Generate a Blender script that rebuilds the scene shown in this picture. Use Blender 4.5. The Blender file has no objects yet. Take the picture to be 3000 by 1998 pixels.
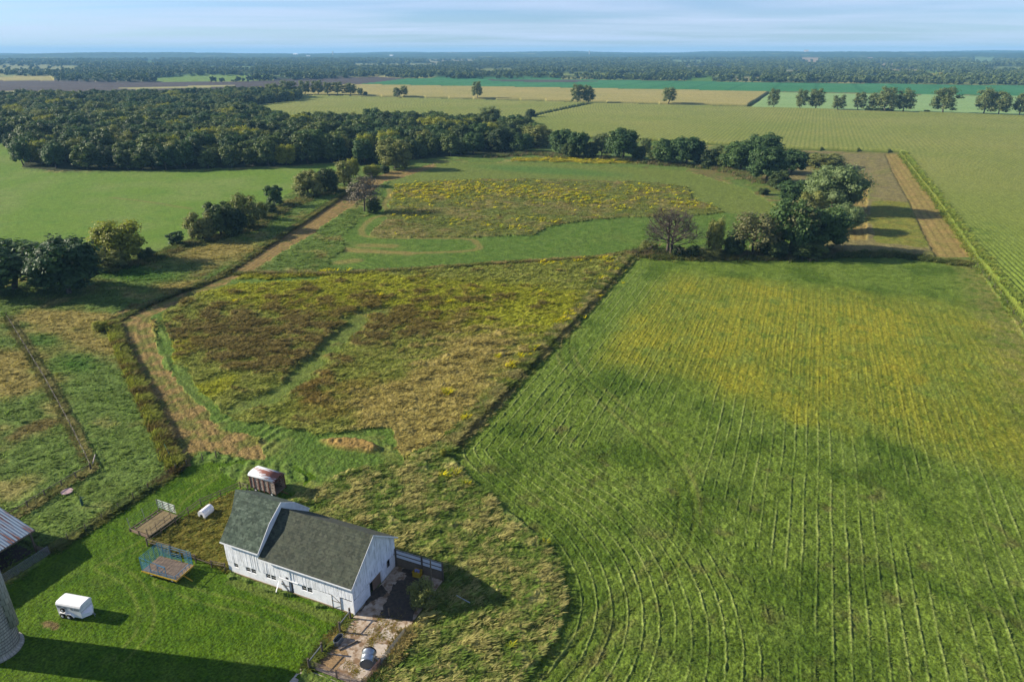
import bpy, math, random
import numpy as np
from math import radians, sin, cos, tan, pi, hypot, sqrt, atan2
from mathutils import Vector, Matrix

# ------------------------------------------------------------------ camera
H = 60.0
PITCH = radians(22.81)
YAW = radians(22.7)          # the view looks a little west of north; x = east, y = north
F = 2000.0
sc = bpy.context.scene
cam_d = bpy.data.cameras.new("camera")
cam = bpy.data.objects.new("camera", cam_d)
sc.collection.objects.link(cam)
cam.location = (0, 0, H)
cam.rotation_euler = (pi/2 - PITCH, 0, YAW)
cam_d.sensor_width = 36.0
cam_d.lens = 24.0
cam_d.clip_start = 0.5
cam_d.clip_end = 60000
sc.camera = cam

# ------------------------------------------------------------------ light
SUN_EL = radians(25.0)
SUN_TO = Vector((-0.968*cos(SUN_EL), -0.25*cos(SUN_EL), sin(SUN_EL))).normalized()
sun_d = bpy.data.lights.new("sun", 'SUN')
sun_d.energy = 5.0
sun_d.angle = radians(0.5)
sun_d.color = (1.0, 0.90, 0.74)
sun = bpy.data.objects.new("sun", sun_d)
sc.collection.objects.link(sun)
sun.rotation_euler = SUN_TO.to_track_quat('Z', 'Y').to_euler()
sun.location = (-200, -50, 300)

world = bpy.data.worlds.new("World")
sc.world = world
world.use_nodes = True
nt = world.node_tree
bg = nt.nodes["Background"]
sky = nt.nodes.new("ShaderNodeTexSky")
sky.sky_type = 'NISHITA'
sky.sun_disc = False
sky.sun_elevation = SUN_EL
# azimuth measured from +Y towards +X
sky.sun_rotation = atan2(SUN_TO.x, SUN_TO.y)
sky.altitude = 300
sky.air_density = 1.0
sky.dust_density = 0.15
sky.ozone_density = 4.0
SKY_STRENGTH = 0.05
tc = nt.nodes.new("ShaderNodeTexCoord")
sepd = nt.nodes.new("ShaderNodeSeparateXYZ")
nt.links.new(tc.outputs['Generated'], sepd.inputs[0])
# direction -> flat cloud deck coordinates (x/z, y/z): thin stratus veils
def wmath(op, a, b=None, c=None):
    n = nt.nodes.new("ShaderNodeMath"); n.operation = op
    for i, v in enumerate((a, b, c)):
        if v is None: continue
        if isinstance(v, (int, float)): n.inputs[i].default_value = v
        else: nt.links.new(v, n.inputs[i])
    return n.outputs[0]
zc = wmath('ADD', wmath('MAXIMUM', sepd.outputs[2], 0.0), 0.035)
comb = nt.nodes.new("ShaderNodeCombineXYZ")
# rotate so streaks run across the view
rx = wmath('ADD', wmath('MULTIPLY', sepd.outputs[0], cos(YAW)), wmath('MULTIPLY', sepd.outputs[1], sin(YAW)))
ry = wmath('ADD', wmath('MULTIPLY', sepd.outputs[0], -sin(YAW)), wmath('MULTIPLY', sepd.outputs[1], cos(YAW)))
nt.links.new(wmath('MULTIPLY', wmath('DIVIDE', rx, zc), 0.16), comb.inputs[0])
nt.links.new(wmath('MULTIPLY', wmath('DIVIDE', ry, zc), 0.34), comb.inputs[1])
cn = nt.nodes.new("ShaderNodeTexNoise"); cn.inputs['Scale'].default_value = 1.3
cn.inputs['Detail'].default_value = 5; cn.inputs['Roughness'].default_value = 0.5; cn.inputs['Distortion'].default_value = 0.5
nt.links.new(comb.outputs[0], cn.inputs['Vector'])
cr = nt.nodes.new("ShaderNodeValToRGB")
cr.color_ramp.elements[0].position = 0.34; cr.color_ramp.elements[0].color = (0, 0, 0, 1)
cr.color_ramp.elements[1].position = 0.72; cr.color_ramp.elements[1].color = (0.8, 0.8, 0.8, 1)
nt.links.new(cn.outputs['Fac'], cr.inputs[0])
mixc = nt.nodes.new("ShaderNodeMixRGB")
nt.links.new(cr.outputs[0], mixc.inputs[0])
skt = nt.nodes.new("ShaderNodeMixRGB"); skt.blend_type = 'MULTIPLY'; skt.inputs[0].default_value = 1.0
skt.inputs[2].default_value = (0.80, 0.94, 1.28, 1); nt.links.new(sky.outputs[0], skt.inputs[1])
nt.links.new(skt.outputs[0], mixc.inputs[1])
mixc.inputs[2].default_value = (6.0, 6.8, 8.8, 1)
nt.links.new(mixc.outputs[0], bg.inputs[0])
bg.inputs[1].default_value = SKY_STRENGTH

sc.view_settings.view_transform = 'Standard'
sc.view_settings.look = 'None'
sc.view_settings.exposure = 1.28
sc.view_settings.gamma = 1.0
sc.view_settings.use_curve_mapping = False
sc.cycles.volume_bounces = 0
sc.cycles.max_bounces = 6
sc.cycles.transparent_max_bounces = 6

# ------------------------------------------------------------------ helpers
RNG = np.random.default_rng(7)
random.seed(11)
COL = sc.collection

def ray(u, v):
    x = (u-1500)/F; y = (v-999)/F
    X = x; Y = cos(PITCH) - y*sin(PITCH); Z = -(sin(PITCH) + y*cos(PITCH))
    return X*cos(YAW) - Y*sin(YAW), X*sin(YAW) + Y*cos(YAW), Z
def gp(u, v, z=0.0):
    """where the sight line of the photograph's point (u, v) meets the level z"""
    d = ray(u, v); t = (z-H)/d[2]
    return (d[0]*t, d[1]*t)
def tall(base, top):
    b = gp(*base); d = ray(*top); t = hypot(*b)/hypot(d[0], d[1])
    return H + d[2]*t

def s2l(c):
    c = c/255.0
    return c/12.92 if c <= 0.04045 else ((c+0.055)/1.055)**2.4
KALB = 0.62
def C(r, g, b, k=1.0):
    return np.array([s2l(r), s2l(g), s2l(b)])*KALB*k
def C4(r, g, b, k=1.0):
    v = C(r, g, b, k); return (float(v[0]), float(v[1]), float(v[2]), 1.0)

def hash2(ix, iy, seed):
    h = (ix.astype(np.uint32)*np.uint32(374761393)) ^ (iy.astype(np.uint32)*np.uint32(668265263)) ^ np.uint32((seed*2246822519) & 0xffffffff)
    h = (h ^ (h >> np.uint32(13)))*np.uint32(1274126177)
    h = h ^ (h >> np.uint32(16))
    return h
def noise(x, y, seed=0):
    """gradient noise, roughly -1..1"""
    x0 = np.floor(x); y0 = np.floor(y)
    fx = x-x0; fy = y-y0
    ix = x0.astype(np.int64); iy = y0.astype(np.int64)
    ux = fx*fx*fx*(fx*(fx*6-15)+10); uy = fy*fy*fy*(fy*(fy*6-15)+10)
    r = 0
    for dx in (0, 1):
        for dy in (0, 1):
            a = hash2(ix+dx, iy+dy, seed).astype(np.float64)*(2*pi/4294967296.0)
            g = np.cos(a)*(fx-dx) + np.sin(a)*(fy-dy)
            w = (ux if dx else 1-ux)*(uy if dy else 1-uy)
            r = r + g*w
    return r*1.55
def fbm(x, y, L, octv=3, seed=0, gain=0.5):
    r = 0; a = 1.0; s = 0
    for i in range(octv):
        r = r + a*noise(x/L, y/L, seed+i*17); s += a; a *= gain; L = L*0.47
    return r/s
def sstep(a, b, x):
    t = np.clip((x-a)/(b-a), 0, 1); return t*t*(3-2*t)
def inpoly(x, y, P):
    P = np.asarray(P); n = len(P)
    m = (x >= P[:, 0].min()) & (x <= P[:, 0].max()) & (y >= P[:, 1].min()) & (y <= P[:, 1].max())
    out = np.zeros(x.shape, bool)
    xs = x[m]; ys = y[m]; r = np.zeros(xs.shape, bool)
    j = n-1
    for i in range(n):
        xi, yi = P[i]; xj, yj = P[j]
        if yi != yj:
            c = ((yi > ys) != (yj > ys)) & (xs < (xj-xi)*(ys-yi)/(yj-yi)+xi)
            r ^= c
        j = i
    out[m] = r
    return out
def pdist(x, y, P):
    """distance to an open polyline"""
    d = np.full(x.shape, 1e9)
    for (ax, ay), (bx, by) in zip(P[:-1], P[1:]):
        vx = bx-ax; vy = by-ay; L = vx*vx+vy*vy+1e-9
        t = np.clip(((x-ax)*vx+(y-ay)*vy)/L, 0, 1)
        d = np.minimum(d, np.hypot(x-ax-t*vx, y-ay-t*vy))
    return d
def spline(P, n=6):
    """Catmull-Rom through the points"""
    P = [np.array(p, float) for p in P]; Q = [2*P[0]-P[1]]+P+[2*P[-1]-P[-2]]; out = []
    for i in range(1, len(Q)-2):
        for k in range(n):
            t = k/n; a, b, c, d = Q[i-1:i+3]
            out.append(tuple(0.5*((2*b)+(c-a)*t+(2*a-5*b+4*c-d)*t*t+(3*b-a-3*c+d)*t**3)))
    out.append(tuple(P[-1])); return out
def W(pts): return [gp(u, v) for u, v in pts]

# ---- materials
def mat(name, col=(0.5, 0.5, 0.5, 1), rough=0.8, metal=0.0):
    m = bpy.data.materials.new(name); m.use_nodes = True
    b = m.node_tree.nodes["Principled BSDF"]
    b.inputs['Base Color'].default_value = col
    b.inputs['Roughness'].default_value = rough
    b.inputs['Metallic'].default_value = metal
    b.inputs['Specular IOR Level'].default_value = 0.3
    return m
class N:
    """tiny node-graph helper"""
    def __init__(s, m): s.nt = m.node_tree; s.b = s.nt.nodes["Principled BSDF"]
    def new(s, t, **k):
        n = s.nt.nodes.new(t)
        for a, v in k.items(): setattr(n, a, v)
        return n
    def link(s, a, b): s.nt.links.new(a, b)
    def coord(s, which='Object', scale=(1, 1, 1), rot=(0, 0, 0)):
        t = s.new("ShaderNodeTexCoord"); mp = s.new("ShaderNodeMapping")
        mp.inputs['Scale'].default_value = scale; mp.inputs['Rotation'].default_value = rot
        s.link(t.outputs[which], mp.inputs[0]); return mp.outputs[0]
    def noise(s, vec, scale, detail=3, rough=0.55, dist=0.0):
        n = s.new("ShaderNodeTexNoise"); n.inputs['Scale'].default_value = scale
        n.inputs['Detail'].default_value = detail; n.inputs['Roughness'].default_value = rough
        n.inputs['Distortion'].default_value = dist
        s.link(vec, n.inputs['Vector']); return n.outputs['Fac']
    def ramp(s, fac, stops):
        r = s.new("ShaderNodeValToRGB"); e = r.color_ramp.elements
        while len(e) < len(stops): e.new(0.5)
        for el, (p, c) in zip(e, stops):
            el.position = p; el.color = c if len(c) == 4 else (*c, 1)
        s.link(fac, r.inputs[0]); return r.outputs[0]
    def mix(s, fac, a, b, mode='MIX'):
        n = s.new("ShaderNodeMixRGB", blend_type=mode)
        for i, v in ((0, fac), (1, a), (2, b)):
            if isinstance(v, (int, float)): n.inputs[i].default_value = v
            elif isinstance(v, tuple): n.inputs[i].default_value = v
            else: s.link(v, n.inputs[i])
        return n.outputs[0]
    def math(s, op, a, b=None):
        n = s.new("ShaderNodeMath", operation=op)
        for i, v in enumerate((a, b)):
            if v is None: continue
            if isinstance(v, (int, float)): n.inputs[i].default_value = v
            else: s.link(v, n.inputs[i])
        return n.outputs[0]
    def bump(s, h, strength=0.5, dist=0.05):
        n = s.new("ShaderNodeBump"); n.inputs['Strength'].default_value = strength; n.inputs['Distance'].default_value = dist
        s.link(h, n.inputs['Height']); s.link(n.outputs[0], s.b.inputs['Normal'])
    def color(s, c): s.link(c, s.b.inputs['Base Color'])
G3 = lambda v: (v, v, v, 1)

def mesh_from(name, V, Fc, m=None, smooth=False):
    me = bpy.data.meshes.new(name)
    V = np.asarray(V, np.float32); Fc = np.asarray(Fc, np.int32)
    k = Fc.shape[1]
    me.vertices.add(len(V)); me.vertices.foreach_set("co", V.ravel())
    me.loops.add(Fc.size); me.loops.foreach_set("vertex_index", Fc.ravel())
    me.polygons.add(len(Fc))
    me.polygons.foreach_set("loop_start", np.arange(0, Fc.size, k, dtype=np.int32))
    me.polygons.foreach_set("loop_total", np.full(len(Fc), k, np.int32))
    if smooth: me.polygons.foreach_set("use_smooth", np.ones(len(Fc), bool))
    me.update(calc_edges=True)
    if m is not None: me.materials.append(m)
    return me
def set_col(me, name, cols, domain='POINT'):
    a = me.attributes.new(name, 'FLOAT_COLOR', domain)
    c = np.ones((len(cols), 4), np.float32); c[:, :3] = cols
    a.data.foreach_set("color", c.ravel())
def tag(o, label=None, cat=None, group=None, kind=None):
    if label: o["label"] = label
    if cat: o["category"] = cat
    if group: o["group"] = group
    if kind: o["kind"] = kind
    return o
def link(name, me, parent=None):
    o = bpy.data.objects.new(name, me); COL.objects.link(o)
    if parent is not None: o.parent = parent
    return o
def empty(name, loc=(0, 0, 0), rz=0.0):
    o = bpy.data.objects.new(name, None); COL.objects.link(o)
    o.location = loc; o.rotation_euler = (0, 0, rz); o.empty_display_size = 0.5
    return o

class MB:
    """collects shapes into one mesh"""
    def __init__(s): s.v = []; s.f = []
    def add(s, vs, fs):
        o = len(s.v); s.v += [tuple(p) for p in vs]; s.f += [tuple(i+o for i in f) for f in fs]; return s
    def box(s, x0, x1, y0, y1, z0, z1):
        v = [(x0, y0, z0), (x1, y0, z0), (x1, y1, z0), (x0, y1, z0), (x0, y0, z1), (x1, y0, z1), (x1, y1, z1), (x0, y1, z1)]
        return s.add(v, [(0, 3, 2, 1), (4, 5, 6, 7), (0, 1, 5, 4), (1, 2, 6, 5), (2, 3, 7, 6), (3, 0, 4, 7)])
    def bar(s, a, b, w, h=None, up=(0, 0, 1)):
        h = h or w; a = Vector(a); b = Vector(b); d = (b-a).normalized(); up = Vector(up)
        if abs(d.dot(up)) > 0.98: up = Vector((1, 0, 0))
        sx = d.cross(up).normalized()*w/2; sy = sx.cross(d).normalized()*h/2
        v = [a-sx-sy, a+sx-sy, a+sx+sy, a-sx+sy, b-sx-sy, b+sx-sy, b+sx+sy, b-sx+sy]
        return s.add(v, [(0, 1, 2, 3), (7, 6, 5, 4), (0, 4, 5, 1), (1, 5, 6, 2), (2, 6, 7, 3), (3, 7, 4, 0)])
    def tube(s, a, b, r0, r1=None, n=10, caps=True):
        r1 = r0 if r1 is None else r1; a = Vector(a); b = Vector(b); d = (b-a).normalized()
        up = Vector((0, 0, 1)) if abs(d.z) < 0.95 else Vector((1, 0, 0))
        sx = d.cross(up).normalized(); sy = sx.cross(d)
        v = []
        for p, r in ((a, r0), (b, r1)):
            for i in range(n):
                t = 2*pi*i/n; v.append(p+sx*cos(t)*r+sy*sin(t)*r)
        f = [(i, (i+1) % n, n+(i+1) % n, n+i) for i in range(n)]
        if caps: f += [tuple(range(n))[::-1], tuple(range(n, 2*n))]
        return s.add(v, f)
    def prism(s, poly, d):
        """poly: list of 3-D points (planar), extruded by vector d"""
        n = len(poly); v = [Vector(p) for p in poly]; v += [p+Vector(d) for p in v[:n]]
        return s.add(v, [tuple(range(n))[::-1], tuple(range(n, 2*n))]+[(i, (i+1) % n, n+(i+1) % n, n+i) for i in range(n)])
    def lathe(s, prof, c, n=24, axis='z', closed=True):
        v = []; m = len(prof)
        for r, z in prof:
            for i in range(n):
                t = 2*pi*i/n; x, y = r*cos(t), r*sin(t)
                v.append((c[0]+x, c[1]+y, c[2]+z) if axis == 'z' else (c[0]+x, c[1]+z, c[2]+y) if axis == 'y' else (c[0]+z, c[1]+x, c[2]+y))
        f = [(k*n+i, k*n+(i+1) % n, (k+1)*n+(i+1) % n, (k+1)*n+i) for k in range(m-1) for i in range(n)]
        if closed: f += [tuple(range(n))[::-1], tuple(range((m-1)*n, m*n))]
        return s.add(v, f)
    def build(s, name, m, parent=None, smooth=False, bevel=0):
        me = bpy.data.meshes.new(name); me.from_pydata([tuple(p) for p in s.v], [], s.f)
        me.materials.append(m)
        import bmesh
        bm = bmesh.new(); bm.from_mesh(me); bmesh.ops.recalc_face_normals(bm, faces=bm.faces); bm.to_mesh(me); bm.free()
        if smooth:
            me.polygons.foreach_set("use_smooth", np.ones(len(me.polygons), bool))
            me.set_sharp_from_angle(angle=radians(40))
        o = link(name, me, parent)
        if bevel:
            b = o.modifiers.new("bevel", 'BEVEL'); b.width = bevel; b.segments = 2; b.limit_method = 'ANGLE'
        return o
# ------------------------------------------------------------------ ground
def terrain(x, y):
    """slow relief: flat valley, wooded hills beyond five kilometres"""
    R = np.hypot(x, y)
    a = np.arctan2(x*cos(YAW)+y*sin(YAW), -x*sin(YAW)+y*cos(YAW))
    up = sstep(4200, 9500, R)*(50 + 26*a + 44*fbm(x, y, 2600, 3, 5)) + sstep(2600, 5200, R)*(6+7*fbm(x, y, 900, 2, 9))
    return up

th = np.concatenate([np.radians(np.linspace(52, 2.0, 960)), np.radians(np.geomspace(1.96, 0.21, 110))])
RR = H/np.tan(th)
PH = np.radians(np.linspace(-50, 48, 1420))
NR, NC = len(RR), len(PH)
Rg, Pg = np.meshgrid(RR, PH, indexing='ij')
Xv = Rg*np.sin(Pg); Yv = Rg*np.cos(Pg)
GX = (Xv*cos(YAW)-Yv*sin(YAW)).ravel(); GY = (Xv*sin(YAW)+Yv*cos(YAW)).ravel(); GR = Rg.ravel()
dR = np.gradient(RR)[:, None].repeat(NC, 1).ravel()

# names of the setting's sheets
REG = ["pasture", "hay_field", "weedy_meadow", "mown_meadow", "wildflower_meadow", "dirt_track", "lawn", "green_hay_field",
       "corn_field", "ripe_corn_field", "soybean_field", "pale_field", "plowed_field", "fallow_field", "tall_grass",
       "paddock", "valley", "hills", "ditch"]
RI = {n: i for i, n in enumerate(REG)}
reg = np.zeros(GX.shape, np.int8)
wx = GX + 2.2*fbm(GX, GY, 11, 4, 21, 0.6); wy = GY + 2.2*fbm(GX, GY, 11, 4, 31, 0.6)
sx_ = GX + 0.25*fbm(GX, GY, 5, 2, 41); sy_ = GY + 0.25*fbm(GX, GY, 5, 2, 42)
def paint(name, pts, organic=True, px=True):
    P = W(pts) if px else pts
    reg[inpoly(wx if organic else sx_, wy if organic else sy_, P)] = RI[name]

reg[GR > 1640] = RI["valley"]
reg[GR > 4300] = RI["hills"]
# --- far fields
def farpoly(name, pts): paint(name, pts, False)
farpoly("valley", [(-900, 258), (-900, 300), (0, 300), (700, 300), (1062, 283), (1062, 245), (3300, 260), (3300, 230), (-900, 230)])
farpoly("plowed_field", [(-900, 240), (0, 236), (330, 241), (700, 240), (1100, 226), (1195, 231), (1060, 247), (900, 272), (700, 272), (400, 275), (-100, 284), (-900, 290)])
farpoly("pale_field", [(-900, 262), (-100, 268), (60, 268), (120, 275), (60, 283), (-900, 290)])
farpoly("ripe_corn_field", [(-900, 226), (0, 228), (150, 225), (160, 238), (-900, 240)])
farpoly("green_hay_field", [(370, 233), (600, 221), (860, 225), (870, 229), (720, 238), (480, 241)])
farpoly("pale_field", [(330, 258), (700, 250), (640, 256), (400, 263)])
farpoly("soybean_field", [(1060, 247), (1195, 231), (1600, 232), (2000, 239), (3000, 252), (3700, 262), (3700, 296), (3000, 283), (2000, 265), (1300, 253)])
farpoly("plowed_field", [(1430, 234), (1700, 236), (1760, 240), (1600, 243), (1440, 238)])
farpoly("ripe_corn_field", [(1030, 249), (1300, 254), (2000, 266), (2252, 272), (2190, 311), (1740, 303), (1400, 294), (1062, 284), (860, 282), (860, 262)])
farpoly("pale_field", [(2255, 272), (3000, 284), (3700, 297), (3700, 360), (3000, 341), (2198, 315)])
# --- corn
farpoly("corn_field", [(680, 330), (670, 312), (700, 305), (860, 282), (1062, 286), (1400, 296), (1700, 304), (1725, 305), (1590, 335), (1480, 362), (1380, 388), (860, 385)])
farpoly("corn_field", [(1490, 366), (1600, 336), (1745, 305), (2190, 317), (3000, 343), (3700, 362), (4600, 1300), (3450, 1500), (3085, 1060), (3002, 945), (2860, 757), (2740, 585), (2636, 449), (2340, 440), (1960, 418), (1580, 398), (1430, 388)])
farpoly("ditch", [(1062, 283), (1400, 291), (1740, 301), (2190, 312), (2251, 272), (2258, 272), (2200, 315), (2190, 317), (1748, 306), (1600, 338), (1495, 368), (1480, 363), (1590, 335), (1720, 305), (1400, 296), (1062, 287)])
# --- light green hay field, left
farpoly("green_hay_field", [(-1400, 430), (-200, 424), (30, 420), (90, 440), (60, 497), (160, 508), (500, 505), (800, 495), (1010, 482), (1010, 500), (930, 530), (860, 560), (780, 600), (740, 630), (600, 690), (540, 705), (470, 735), (300, 770), (150, 800), (-100, 840), (-1400, 900)])
# --- north-east fallow field and its strips
farpoly("fallow_field", [(2200, 440), (2340, 442), (2632, 452), (2735, 590), (2850, 755), (2740, 760), (2400, 745), (2380, 700), (2330, 600), (2240, 520)])
# --- meadows
paint("weedy_meadow", [(430, 940), (520, 880), (640, 820), (700, 800), (800, 808), (960, 802), (1200, 793), (1500, 775), (1740, 760), (1845, 745), (1840, 762), (1700, 915), (1500, 1120), (1340, 1290), (1320, 1330), (1280, 1370), (1180, 1400), (900, 1420), (760, 1420), (700, 1330), (600, 1240), (520, 1130), (470, 1030)])
paint("mown_meadow", [(440, 930), (520, 880), (660, 822), (960, 812), (900, 824), (700, 832), (600, 855), (530, 885), (480, 920), (470, 950), (530, 1070), (590, 1160), (640, 1210), (760, 1240), (950, 1265), (1130, 1260), (1180, 1300), (1190, 1370), (1100, 1420), (960, 1450), (820, 1440), (720, 1500), (600, 1420), (760, 1350), (760, 1290), (640, 1265), (560, 1180), (470, 1050)])
0 and paint("mown_meadow", [(1050, 905), (1150, 900), (1130, 925), (1060, 960), (1000, 1010), (900, 1100), (860, 1150), (800, 1185), (770, 1180), (840, 1110), (900, 1050), (980, 980), (1000, 930)])
# --- upper field
paint("pasture", [(700, 800), (1010, 590), (1130, 490), (1290, 470), (1560, 465), (2000, 495), (2200, 560), (2330, 640), (2420, 740), (2000, 760), (1850, 748), (1740, 762), (1500, 778), (1200, 796), (960, 806)])
paint("mown_meadow", [(1180, 500), (1290, 478), (1600, 478), (2000, 500), (2190, 555), (2300, 620), (2340, 700), (2250, 740), (2000, 745), (1850, 738), (1740, 757), (1500, 768), (1200, 792), (965, 788), (960, 760), (1010, 735), (1000, 700), (1060, 640), (1110, 620), (1120, 560), (1150, 520)])
paint("wildflower_meadow", [(1155, 545), (1260, 532), (1560, 525), (1900, 535), (2010, 548), (2030, 585), (2080, 600), (2125, 624), (2060, 632), (1900, 636), (1740, 645), (1620, 662), (1560, 690), (1400, 697), (1200, 697), (1110, 700), (1080, 690), (1130, 640), (1140, 600)])
paint("wildflower_meadow", [(1500, 466), (1700, 466), (1900, 480), (1760, 481), (1600, 476), (1500, 474)])
# --- dirt track along the fence
paint("dirt_track", [(310, 940), (345, 915), (420, 890), (520, 858), (640, 812), (820, 700), (990, 585), (1040, 540), (1140, 505), (1230, 492), (1270, 480), (1280, 490), (1180, 520), (1125, 534), (1042, 598), (886, 704), (736, 800), (655, 834), (540, 880), (450, 925), (430, 950), (470, 1040), (560, 1180), (640, 1255), (745, 1285), (785, 1330), (760, 1375), (700, 1385), (640, 1330), (570, 1325), (600, 1370), (520, 1380), (470, 1240), (360, 1050)])
paint("mown_meadow", [(560, 1335), (640, 1325), (720, 1345), (700, 1390), (560, 1400)])
# --- lawn and paddock
paint("tall_grass", [(-61.5, 57.9), (-38, 57.9), (-28, 72), (-50, 80), (-58, 74), (-61, 66)], True, False)
LAWN = [(-93, 20), (-93, 34), (-82.9, 37), (-82.9, 44), (-83.8, 63.5), (-75, 70), (-67, 71), (-62, 70), (-62, 66), (-62, 60), (-60, 57.5), (-58.7, 57.5), (-58.7, 48.5), (-40.3, 48.5), (-40.3, 40), (-38, 30), (-40, 5), (-93, 5)]
paint("lawn", LAWN, True, False)
PADD = [gp(436, 1592), gp(500, 1548), gp(600, 1485), gp(690, 1440), gp(735, 1450), (-58.7, 58), (-58.7, 48.6), gp(655, 1672), gp(580, 1640), gp(500, 1625)]
paint("paddock", PADD, False, False)
paint("mown_meadow", [(640, 1370), (800, 1340), (880, 1400), (900, 1450), (760, 1440), (690, 1425)])
# --- big hay field
HB = [(1850, 748), (1700, 915), (1500, 1120), (1332, 1300), (1325, 1325), (1345, 1365), (1410, 1430), (1500, 1510), (1570, 1565), (1620, 1630), (1650, 1700), (1658, 1780), (1630, 1860), (1560, 1950), (1490, 2040), (1400, 2200)]
HBs = [(1850, 748), (1700, 915), (1500, 1120), (1332, 1300)] + spline(HB[3:], 4)[1:]
paint("tall_grass", HBs+[(1000, 2300), (1050, 1998), (1190, 1860), (1170, 1700), (1160, 1570), (900, 1440), (1000, 1440), (1180, 1410), (1210, 1330), (1300, 1290), (1480, 1110), (1680, 905), (1820, 750)], True)
paint("hay_field", HBs+[(2600, 2600), (4500, 2600), (3400, 1560), (3060, 1090), (2975, 950), (2870, 790), (2800, 762), (2500, 742), (2300, 738), (2100, 750), (1900, 745)], False)
HBW = np.array(W(HBs))

cov = np.zeros((len(GX), 3)); hgt = np.zeros(len(GX))
print("fan", NR, NC)
def idx(name): return np.nonzero(reg == RI[name])[0]
def lod(i, L): return np.clip(L/(1.5*np.maximum(dR[i], 0.05))-0.35, 0, 1)
def an(x, y, L, st, ang, octv=3, seed=0):
    c, s = cos(ang), sin(ang)
    return fbm((x*c+y*s)/st, -x*s+y*c, L, octv, seed)
def lerp(a, b, t): return a + (b-a)*np.clip(t, 0, 1)[:, None]
def blob(x, y, u, v, ru, rv):
    """soft patch centred where the photo has it; radii in metres east and north"""
    cx, cy = gp(u, v); return np.exp(-(((x-cx)/ru)**2+((y-cy)/rv)**2))
def grain(i, x, y, seed):
    """fine mottling whose size stays near what can be seen at that distance"""
    r = 0; want = np.log(np.maximum(0.32, GR[i]*0.0028))
    for k, L in enumerate((0.35, 0.8, 1.8, 4.0, 9.0, 20.0)):
        w = np.exp(-((np.log(L)-want)/0.75)**2)
        a = w > 0.04
        t = np.zeros(len(i)); t[a] = noise(x[a]/L, y[a]/L, seed*7+k)*w[a]; r = r+t
    return r*0.75

# pasture (rough grazing, combed by the wind) ------------------------------------------------
i = idx("pasture"); x, y = GX[i], GY[i]
big = fbm(x, y, 45, 3, 101); med = an(x, y, 4.0, 2.2, 0.35, 4, 102); fine = grain(i, x, y, 103)
c = lerp(np.tile(C(88, 108, 48), (len(i), 1)), C(104, 128, 66), 0.5+0.9*med)
c = lerp(c, C(138, 134, 82), sstep(0.05, 0.60, med*0.5+fbm(x, y, 14, 3, 104)))
c = lerp(c, C(104, 96, 56), sstep(0.3, 0.6, fbm(x, y, 11, 3, 106)))
# tan reedy drifts
tanb = blob(x, y, 60, 1120, 10, 9)+blob(x, y, 20, 1060, 12, 6)+blob(x, y, 430, 960, 22, 5)+blob(x, y, 240, 1010, 16, 5)+blob(x, y, 560, 850, 14, 9)+blob(x, y, 640, 740, 20, 18)+blob(x, y, 160, 940, 16, 6)
c = lerp(c, C(140, 130, 76), sstep(0.25, 0.9, tanb+0.35*med))
grn = blob(x, y, 200, 1070, 9, 8)+blob(x, y, 130, 1000, 8, 4)+blob(x, y, 370, 800, 24, 8)
c = lerp(c, C(70, 110, 42), 0.8*sstep(0.3, 0.9, grn+0.3*med))
# brown around the field corners in the north-east
c = lerp(c, C(120, 104, 72), 0.7*sstep(250, 330, np.hypot(x, y))*(y > 230)*(x > -60)*sstep(-0.3, 0.3, big+med))
cov[i] = c*(1+0.45*fine)[:, None]
hgt[i] = (0.32*np.abs(med)*lod(i, 4)+0.24*fbm(x, y, 1.4, 3, 105)*lod(i, 1.4)+0.25)

MPATH = W(spline([(1120, 915), (1060, 925), (1030, 960), (960, 1020), (900, 1080), (850, 1130), (790, 1170), (700, 1200)], 4))
def pathmask(x, y, med): return sstep(4.2, 1.0, pdist(x, y, MPATH)+3.5*med)
# weedy meadow -------------------------------------------------------------------------------
i = idx("weedy_meadow"); x, y = GX[i], GY[i]
med = fbm(x, y, 5, 4, 112); med2 = an(x, y, 3.0, 2.5, 0.6, 3, 113); fine = grain(i, x, y, 114)
c = lerp(np.tile(C(114, 124, 54), (len(i), 1)), C(138, 142, 76), 0.5+0.9*med2)
yl = blob(x, y, 850, 860, 40, 16)+blob(x, y, 510, 1030, 5, 10)+blob(x, y, 600, 1150, 4, 9)+blob(x, y, 1050, 830, 60, 8)+blob(x, y, 1500, 900, 30, 20)
c = lerp(c, C(142, 146, 46), 0.95*sstep(0.2, 0.75, yl+0.4*med))
rb = 1.1*blob(x, y, 620, 980, 22, 12)+0.9*blob(x, y, 850, 930, 26, 12)+1.2*blob(x, y, 1180, 960, 16, 13)+0.8*blob(x, y, 1000, 880, 26, 8)+0.9*blob(x, y, 820, 1080, 14, 6)+0.9*blob(x, y, 900, 1170, 8, 5)+0.7*blob(x, y, 1350, 870, 25, 14)+0.7*blob(x, y, 760, 1010, 18, 9)+0.6*blob(x, y, 1450, 1040, 10, 10)
rbm = sstep(0.25, 1.0, rb*0.7+1.3*med+0.7*med2+0.5*fbm(x, y, 1.8, 2, 117)-0.05)
c = lerp(c, C(98, 80, 50), 0.80*rbm)
c = lerp(c, C(122, 102, 48), 0.5*sstep(0.1, 0.7, blob(x, y, 1050, 1130, 12, 8)+blob(x, y, 950, 1200, 10, 5)-0.4+med))
tn = blob(x, y, 1300, 1130, 9, 14)+blob(x, y, 1220, 1210, 9, 12)+0.8*blob(x, y, 1400, 1010, 14, 16)+blob(x, y, 1130, 1190, 10, 4)+blob(x, y, 1220, 1260, 8, 10)
c = lerp(c, C(152, 140, 86), 0.95*sstep(0.25, 0.9, tn+0.6*med2+0.2*med))
pm = pathmask(x, y, med)
c = lerp(c, C(86, 112, 52), 0.62*pm)
cov[i] = c*(1+0.5*fine)[:, None]
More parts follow.
